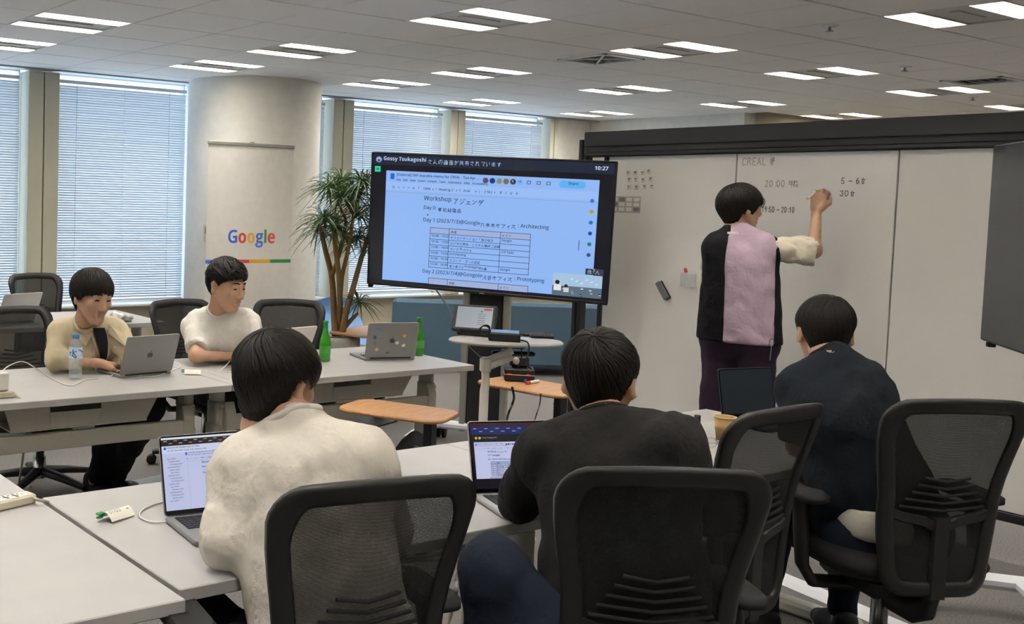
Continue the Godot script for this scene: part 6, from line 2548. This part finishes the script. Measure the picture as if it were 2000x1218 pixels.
	person("man in white tee with bowl-cut hair seen from behind in a mesh chair", J, {"shirt": M["tee_white"], "trousers": M["trouser_black"], "sleeve": 1.05, "sleeve_r": 0.066, "loose": 0.014, "folds": 0.012, "seed": 14, "band_tilt": 1.0,
		"hair": {"seed": 12, "locks": 2600, "front": 0.03, "side": 0.03, "ear": 0.036, "tuck": 0.24, "nape": -0.1, "radii": Vector3(0.098, 0.106, 0.116), "centre": Vector3(0, 0.03, -0.016), "crown": Vector3(0.16, 0.86, -0.42), "swirl": 0.35, "fringe": 0.02}})
	# man in black sweatshirt seen from behind
	J = {"head": at_d(1170, 750, 2.72), "headB": head_basis(0.86, -0.52, 0.22, 0.0, 1.03), "neck": at_d(1193, 842, 2.6), "chest": at_d(1205, 950, 2.56), "pelvis": Vector3(2.0, 0.56, -1.5),
		"shL": at_d(1062, 888, 2.66), "shR": at_d(1314, 872, 2.5), "elL": at_y(1012, 975, 0.79), "elR": at_d(1392, 1000, 2.6)}
	J.wrL = J.head + (J.headB as Basis) * Vector3(0.05, -0.15, 0.1)
	J.wrR = J.head + (J.headB as Basis) * Vector3(-0.05, -0.16, 0.12)
	J.knL = at_d(962, 1108, 2.52)
	J.anL = Vector3(J.knL.x + 0.02, 0.09, J.knL.z + 0.08)
	seat_legs(J, Vector3(0.54, 0, -0.84), 0.08)
	J.handL = basis_along((J.headB as Basis) * Vector3(-0.3, 0.9, 0.1), (J.headB as Basis) * Vector3(1, 0, 0.4))
	J.handR = basis_along((J.headB as Basis) * Vector3(0.3, 0.9, 0.1), (J.headB as Basis) * Vector3(-1, 0, 0.4))
	J.handR.x *= -1.0
	J.curlL = [0.5, 0.55, 0.6, 0.6, 0.4]
	J.curlR = J.curlL
	person("man in black sweatshirt seen from behind, chin propped on his hands", J, {"shirt": M["sweat_black"], "trousers": M["trouser_navy"], "sleeve": 1.9, "sleeve_r": 0.066, "loose": 0.02, "folds": 0.012, "seed": 23,
		"hair": {"seed": 17, "locks": 2400, "front": 0.05, "side": -0.005, "nape": -0.088, "radii": Vector3(0.091, 0.104, 0.11), "crown": Vector3(0.1, 0.7, -0.7), "swirl": 0.5, "mess": 0.012, "fringe": 0.012}})
	# man in dark tee at the right
	J = {"head": at_d(1611, 655, 3.6), "headB": head_basis(0.78, -0.62, 0.2, 0.0, 0.98), "neck": at_d(1630, 709, 3.48), "chest": at_d(1640, 810, 3.44), "pelvis": Vector3(3.6, 0.56, -1.75),
		"shL": at_d(1566, 752, 3.52), "shR": at_d(1696, 758, 3.42), "elL": at_d(1558, 868, 3.5), "elR": at_d(1722, 885, 3.4)}
	J.wrL = at_y(1594, 876, 0.765)
	J.wrR = J.elR + Vector3(0.12, -0.02, -0.2)
	seat_legs(J, Vector3(0.487, 0, -0.874), 0.06)
	J.handL = basis_along(Vector3(0.7, -0.05, -0.6), up)
	J.handR = basis_along(Vector3(0.3, -0.05, -0.9), up)
	J.handR.x *= -1.0
	p = person("man in dark navy tee seen from behind, seated by the whiteboard", J, {"shirt": M["tee_navy"], "trousers": M["trouser_navy"], "sleeve": 0.98, "sleeve_r": 0.064, "loose": 0.018, "folds": 0.012, "seed": 31,
		"hair": {"seed": 25, "locks": 2000, "front": 0.05, "side": -0.004, "nape": -0.062, "radii": Vector3(0.092, 0.104, 0.11), "crown": Vector3(-0.1, 0.85, -0.5), "swirl": 0.5, "fringe": 0.008}})
	# pale tail of the undershirt below the tee
	var uf := Field.new()
	uf.k = 0.05
	var q: Vector3 = J.pelvis
	uf.cone(q + Vector3(-0.06, 0.04, 0.0), q + Vector3(0.06, 0.04, 0.02), 0.128, 0.128)
	uf.clips.append(Plane(Vector3.DOWN, -(q.y - 0.01)))
	uf.clips.append(Plane(Vector3.UP, q.y + 0.09))
	var ua := net_arrays()
	nets(uf, 0.012, Vector3(q.x, 0, q.z), ua)
	part_label(mi("undershirt", net_mesh(ua), M["tee_white"], p), "pale undershirt tail")
	standing_man()
func overshirt_front(p: Node3D, J: Dictionary) -> void:
	# dark tee in the open front, collar leaves and buttons
	var org := p.position
	var f := (J.headB as Basis).z.normalized()
	f = Vector3(f.x, 0, f.z).normalized()
	var left := Vector3.UP.cross(f)
	var C: Vector3 = J.chest
	var N: Vector3 = J.neck
	var st := S()
	var sf := last_shirt
	var every := PackedInt32Array(range(sf.kind.size()))
	var front := func(x: float, y: float, out: float) -> Vector3:
		# y: 0 at the neck, 1 at the chest; the point lies on the shirt, moved out a little
		var c := N.lerp(C, y) + left * x + f * 0.3
		for step in 120:
			if sf.value(c, every) < 0.0:
				break
			c -= f * 0.004
		return c + f * out - org
	st.set_smooth_group(0)
	for k in 6:
		var a := k / 6.0 * 1.5
		var b := (k + 1) / 6.0 * 1.5
		var wa := lerpf(0.026, 0.011, a / 1.5)
		var wb := lerpf(0.026, 0.011, b / 1.5)
		quad(st, front.call(-wa, a, 0.016), front.call(wa, a, 0.016), front.call(wb, b, 0.016), front.call(-wb, b, 0.016))
	part_label(obj("inner_tee", st, M["shirt_dark"], p), "dark tee in the open front")
	for s in [-1.0, 1.0]:
		st = S()
		var a: Vector3 = front.call(s * 0.052, -0.12, 0.01)
		var b: Vector3 = front.call(s * 0.03, 0.18, 0.012)
		var c: Vector3 = front.call(s * 0.062, 0.62, 0.012)
		var d: Vector3 = front.call(s * 0.092, 0.25, 0.01)
		var th := f * 0.007
		quad(st, a + th, b + th, c + th, d + th)
		quad(st, a, d, c, b)
		quad(st, b, b + th, c + th, c)
		quad(st, c, c + th, d + th, d)
		obj("collar", st, M["beige_shirt"], p)
		st = S()
		tube(st, [front.call(s * 0.03, 0.2, 0.008), front.call(s * 0.026, 0.8, 0.012), front.call(s * 0.022, 1.5, 0.012)], 0.01, 6, true, false, 0.4)
		obj("placket", st, M["beige_shirt"], p)
	for k in 3:
		st = S()
		var b: Vector3 = front.call(0.034, 0.6 + k * 0.35, 0.018)
		lathe(st, [Vector2(0.0, 0.0), Vector2(0.006, 0.0), Vector2(0.006, 0.003), Vector2(0.0, 0.003)], 10, Transform3D(Basis(left, f, Vector3.UP), b))
		obj("button", st, M["paper"], p)
func standing_man() -> void:
	var J := {"head": at_d(1447, 407, 5.42), "headB": head_basis(0.9, 0.42, 0.0, 0.02, 0.97), "neck": at_d(1440, 452, 5.42), "chest": at_d(1446, 520, 5.42), "pelvis": at_d(1444, 655, 5.46),
		"shL": at_d(1398, 484, 5.44), "shR": at_d(1498, 486, 5.38), "elL": at_d(1392, 575, 5.62), "elR": at_d(1590, 490, 5.32), "wrL": at_d(1450, 600, 5.75), "wrR": at_d(1595, 412, 5.42)}
	var f := Vector3(0.95, 0, -0.26).normalized()
	var left := Vector3.UP.cross(f)
	var P: Vector3 = J.pelvis
	for s in [["L", 1.0], ["R", -1.0]]:
		J["hip" + s[0]] = P + left * 0.088 * s[1] + Vector3(0, -0.03, 0)
		J["kn" + s[0]] = Vector3(P.x, 0.5, P.z) + left * (0.115) * s[1] + f * 0.02
		J["an" + s[0]] = Vector3(P.x, 0.09, P.z) + left * 0.14 * s[1] - f * 0.02
		J["toe" + s[0]] = f + left * 0.2 * s[1]
	J.handR = basis_along(Vector3(0.25, 0.9, -0.05), Vector3(-0.9, 0.25, 0.3))
	J.handR.x *= -1.0
	J.curlR = [0.75, 0.65, 0.7, 0.75, 0.9]
	J.handL = basis_along(Vector3(0.3, 0.3, 0.9), Vector3(0.9, 0.3, -0.3))
	var p := person("standing man in black and lilac vest writing on the whiteboard", J, {"inner": -0.055, "head_cell": 0.0045, "hand_cell": 0.0035, "body_cell": 0.012, "trousers": M["trouser_plum"], "wide": 0.004, "hips": 0.108, "leg_blend": 0.02, "seed": 41,
		"hair": {"seed": 33, "locks": 2000, "front": 0.035, "side": -0.05, "nape": -0.095, "ear": -0.02, "radii": Vector3(0.097, 0.106, 0.116), "centre": Vector3(0, 0.026, -0.012), "crown": Vector3(0.0, 0.92, -0.3), "swirl": 0.15, "fringe": 0.02}})
	var org := Vector3(P.x, 0, P.z)
	# cream sleeves
	for s in ["R", "L"]:
		var sf := Field.new()
		sf.k = 0.03
		sf.noise = fold_noise(44, 11.0)
		sf.amp = 0.012
		var a: Vector3 = J["sh" + s]
		var b: Vector3 = J["el" + s]
		sf.cuff(a.lerp(b, 0.1), a.lerp(b, 1.0), 0.066, 0.078)
		var sa := net_arrays()
		nets(sf, 0.009, org, sa)
		mi("sleeve", net_mesh(sa), M["sleeve_cream"], p)
	# vest in three cloth panels: black left half, lilac right back, black front
	var C: Vector3 = J.chest
	var vest := func(clips: Array, called: String, m: Material, label: String) -> void:
		var v := Field.new()
		v.k = 0.05
		v.noise = fold_noise(47, 5.0)
		v.amp = 0.006
		v.squash = Vector3(1.2, 0.8, 1.2)
		var hemL := P + left * 0.09 + Vector3(0, -0.04, 0)
		var hemR := P - left * 0.09 + Vector3(0, -0.04, 0)
		v.cone(J.shL, J.shR, 0.066, 0.07)
		v.cone((J.shL as Vector3).lerp(C, 0.35), hemL, 0.1, 0.12)
		v.cone((J.shR as Vector3).lerp(C, 0.35), hemR, 0.1, 0.12)
		v.cone(C, P + Vector3(0, -0.04, 0), 0.12, 0.13)
		for s in ["L", "R"]:
			v.cone(J.neck, (J.neck as Vector3).lerp(J["sh" + s], 0.7), 0.058, 0.06)
		v.clips.append(Plane(Vector3.DOWN, -(P.y - 0.03)))
		for c in clips:
			v.clips.append(c)
		var va := net_arrays()
		nets(v, 0.0095, org, va)
		part_label(mi(called, net_mesh(va), m, p), label)
	var spine := C + left * 0.035
	var fr := (f * 0.55 - left * 0.83).normalized()
	vest.call([Plane(-left, -left.dot(spine))], "vest_panel", M["vest_black"], "black left half of the vest")
	vest.call([Plane(left, left.dot(spine)), Plane(fr, fr.dot(C) + 0.14)], "vest_panel", M["vest_lilac"], "lilac right back of the vest")
	vest.call([Plane(left, left.dot(spine)), Plane(-fr, -fr.dot(C) - 0.14)], "vest_panel", M["vest_black"], "black front of the vest")
	var st := S()
	var nk: Vector3 = at_d(1431, 455, 5.27) - org
	box(st, nk, Vector3(0.05, 0.011, 0.004), 0.001, Basis(Vector3.UP, atan2(-f.x, -f.z)))
	part_label(obj("neck_label", st, M["paper"], p), "small white neck label")
	st = S()
	var kc: Vector3 = at_d(1507, 668, 5.28) - org
	var ring := []
	for k in 12:
		ring.append(kc + Vector3(0, cos(TAU * k / 12) * 0.018, 0) + (Vector3(0.54, 0, 0.84) * sin(TAU * k / 12) * 0.01))
	tube(st, ring, 0.0022, 5, false, true)
	tube(st, [kc + Vector3(0, -0.018, 0), kc + Vector3(-0.005, -0.09, 0)], 0.003, 5)
	obj("key_ring", st, M["chrome"], p)
	# the marker in the raised hand
	var H: Basis = J.handR
	var w: Vector3 = J.wrR
	var tip := w + H * Vector3(0.03, -0.05, 0.12)
	var a0 := at_d(1577, 388, 5.36)
	var a1 := at_d(1601, 366, 5.44)
	var d := (a1 - a0).normalized()
	var mk := thing("marker_pen", "white marker pen held up to the whiteboard by the standing man", "marker", a0)
	st = S()
	tube(st, [Vector3.ZERO, d * 0.09], 0.0075, 10)
	obj("barrel", st, M["marker_white"], mk)
	st = S()
	tube(st, [d * 0.09, d * 0.105], [0.0075, 0.003], 10)
	obj("tip", st, M["red"], mk)

func _ready() -> void:
	# camera: height, turn, tilt and lens solved from the ceiling grid; the photograph is an off-centre crop, hence the lens shift
	cam_basis = Basis(Vector3.UP, deg_to_rad(-32.545)) * Basis(Vector3.RIGHT, deg_to_rad(-3.443)) * Basis(Vector3.BACK, deg_to_rad(1.5857))
	var cam := Camera3D.new()
	cam.name = "view_camera"
	cam.projection = Camera3D.PROJECTION_FRUSTUM
	cam.near = 0.1
	cam.far = 100.0
	cam.size = 0.1 * 1218.0 / F
	cam.frustum_offset = Vector2((1000.0 - CX) / F, -(609.0 - CY) / F) * 0.1
	cam.transform = Transform3D(cam_basis, EYE)
	cam.current = true
	add_child(cam)
	var we := WorldEnvironment.new()
	we.name = "environment"
	var env := Environment.new()
	env.background_mode = Environment.BG_COLOR
	env.background_color = Color(0.80, 0.90, 1.0)
	env.background_energy_multiplier = SKY
	env.tonemap_mode = Environment.TONE_MAPPER_LINEAR
	env.tonemap_exposure = EXPOSURE
	env.sdfgi_enabled = true
	env.ssao_enabled = true
	env.ssil_enabled = true
	we.environment = env
	add_child(we)
	font = SystemFont.new()
	font.font_names = PackedStringArray(["Droid Sans"])
	bold = SystemFont.new()
	bold.font_names = PackedStringArray(["Droid Sans"])
	bold.font_weight = 700
	make_materials()
	build_room()
	for l in LAMPS:
		ceiling_lamp(l[0], l[1])
	board_wall()
	display()
	display_off()
	lounge()
	# desks
	desk(Vector3(0.70, 0, -2.69), PI / 2, 1.52, "white desk top standing crosswise, carrying the beige power strip", false)
	desk(Vector3(1.115 + 0.76, 0, -2.385), PI, 1.52, "white desk in the near row carrying the grey laptop and visitor card", true)
	desk(Vector3(1.115 + 2.282, 0, -2.385), PI, 1.52, "white desk in the near row carrying the paper cup", true)
	desk(Vector3(2.566 - 0.762, 0, -4.52), 0.0, 1.52, "white desk in the back row carrying the water bottle", true)
	desk(Vector3(2.568 + 0.76, 0, -4.52), 0.0, 1.52, "white desk in the back row carrying the stickered laptop", true)
	desk(Vector3(3.45 - 0.76, 0, -6.82), 0.0, 1.52, "white desk by the window blinds carrying the snack bag", false)
	# chairs
	var ch := make_chair("empty black mesh chair at the back row desk behind the green bottle")
	var chairs := [
		[Vector3(3.66, 0, -5.2), -0.5, 0.95, ""],
		[Vector3(1.385, 0, -1.87), PI - 0.2, 1.04, "black mesh office chair of the man in white tee seen from behind"],
		[Vector3(2.09, 0, -1.625), PI - 0.568, 1.04, "black mesh office chair of the man in black sweatshirt"],
		[Vector3(2.83, 0, -1.97), PI, 1.04, "empty black mesh chair pushed up to the near desk with the cup"],
		[Vector3(3.62, 0, -1.76), PI - 0.508, 1.04, "black mesh office chair of the man in dark navy tee"],
		[Vector3(2.09, 0, -5.26), 0.15, 0.95, "black mesh office chair of the man in beige overshirt"],
		[at_y(79, 541, 0.0) * 0.0 + Vector3(3.0, 0, -7.3), 0.15, 0.97, "empty black mesh chair before the window blinds at the far desk"],
		[Vector3(3.16, 0, -5.36), 0.1, 0.95, "black mesh office chair of the man in white tee with curly hair"],
	]
	for i in chairs.size():
		var c: Array = chairs[i]
		var o: Node3D = ch
		if i > 0:
			o = dup(ch, c[0], c[1], c[3])
		o.position = c[0]
		o.rotation.y = c[1]
		o.scale = Vector3(1, c[2], 1)
	# laptops
	laptop(Vector3(1.313 + 0.153, DESK, -2.41), -0.13, "open dark grey laptop showing a text document, before the man in white", {"body": M["space_grey"], "screen": screen_mat("laptop_doc", laptop_picture(false), 0.85 / EXPOSURE), "tilt": 0.3})
	laptop(Vector3(2.214 + 0.145, DESK, -2.219 + 0.055), -0.36, "open silver laptop showing a dark video call window", {"screen": screen_mat("laptop_call", laptop_picture(true), 0.85 / EXPOSURE), "tilt": 0.3})
	laptop(Vector3(2.312, DESK, -4.49), PI + 0.08, "silver laptop with a fruit mark on its lid, used by the man in beige", {"w": 0.29, "logo": true, "tilt": 0.34, "lh": 0.2, "body": M["space_grey"]})
	laptop(Vector3(3.764, DESK, -4.43), PI - 0.263, "grey laptop with stickers on its lid beside a green bottle", {"w": 0.3, "logo": true, "tilt": 0.2, "lh": 0.2, "body": M["space_grey"], "stickers": [[-0.085, 0.165, 0.045, 0.012, -0.3, M["blue_plastic"]], [-0.105, 0.12, 0.02, 0.014, -0.9, M["label_blue"]], [-0.1, 0.085, 0.02, 0.018, 0.4, M["paper_print"]], [-0.085, 0.05, 0.02, 0.02, 0.2, M["cup_rim"]], [-0.02, 0.03, 0.02, 0.008, 0.1, M["ink"]], [0.03, 0.085, 0.02, 0.016, 0.2, M["paper"]], [0.07, 0.125, 0.022, 0.018, 0.1, M["g_yellow"]], [0.07, 0.07, 0.022, 0.016, 0.4, M["paper"]]]})
	laptop(Vector3(3.976 + 0.13, DESK, -2.586 + 0.03), -0.2, "open dark laptop with a dark screen near the standing man", {"w": 0.29, "body": M["dark_lid"], "tilt": 0.2, "lh": 0.2, "screen": mat("dark_screen", Color("28303b"), 0.35)})
	laptop(Vector3(2.45, DESK, -6.62), PI + 0.35, "silver laptop seen from behind on the desk by the window", {"w": 0.32, "tilt": 0.4, "lh": 0.21})
	laptop(Vector3(3.16, DESK, -4.55), PI + 0.15, "pale laptop before the man with curly hair", {"w": 0.3, "tilt": 0.4, "lh": 0.2, "body": M["marker_white"]})
	wood_table(at_y(779, 799, 0.62), 0.46, 0.52, 0.33, 0.62, "wooden side table with rounded top between the desk rows")
	wood_table(at_y(1042, 752, 0.62), 0.15, 0.56, 0.36, 0.62, "wooden side table carrying the black box with red lights")
	wood_table(at_y(720, 645, 0.66), 1.9, 0.6, 0.36, 0.66, "wooden side table in front of the potted tree")
	oval_table()
	meeting_cart()
	small_things()
	people()
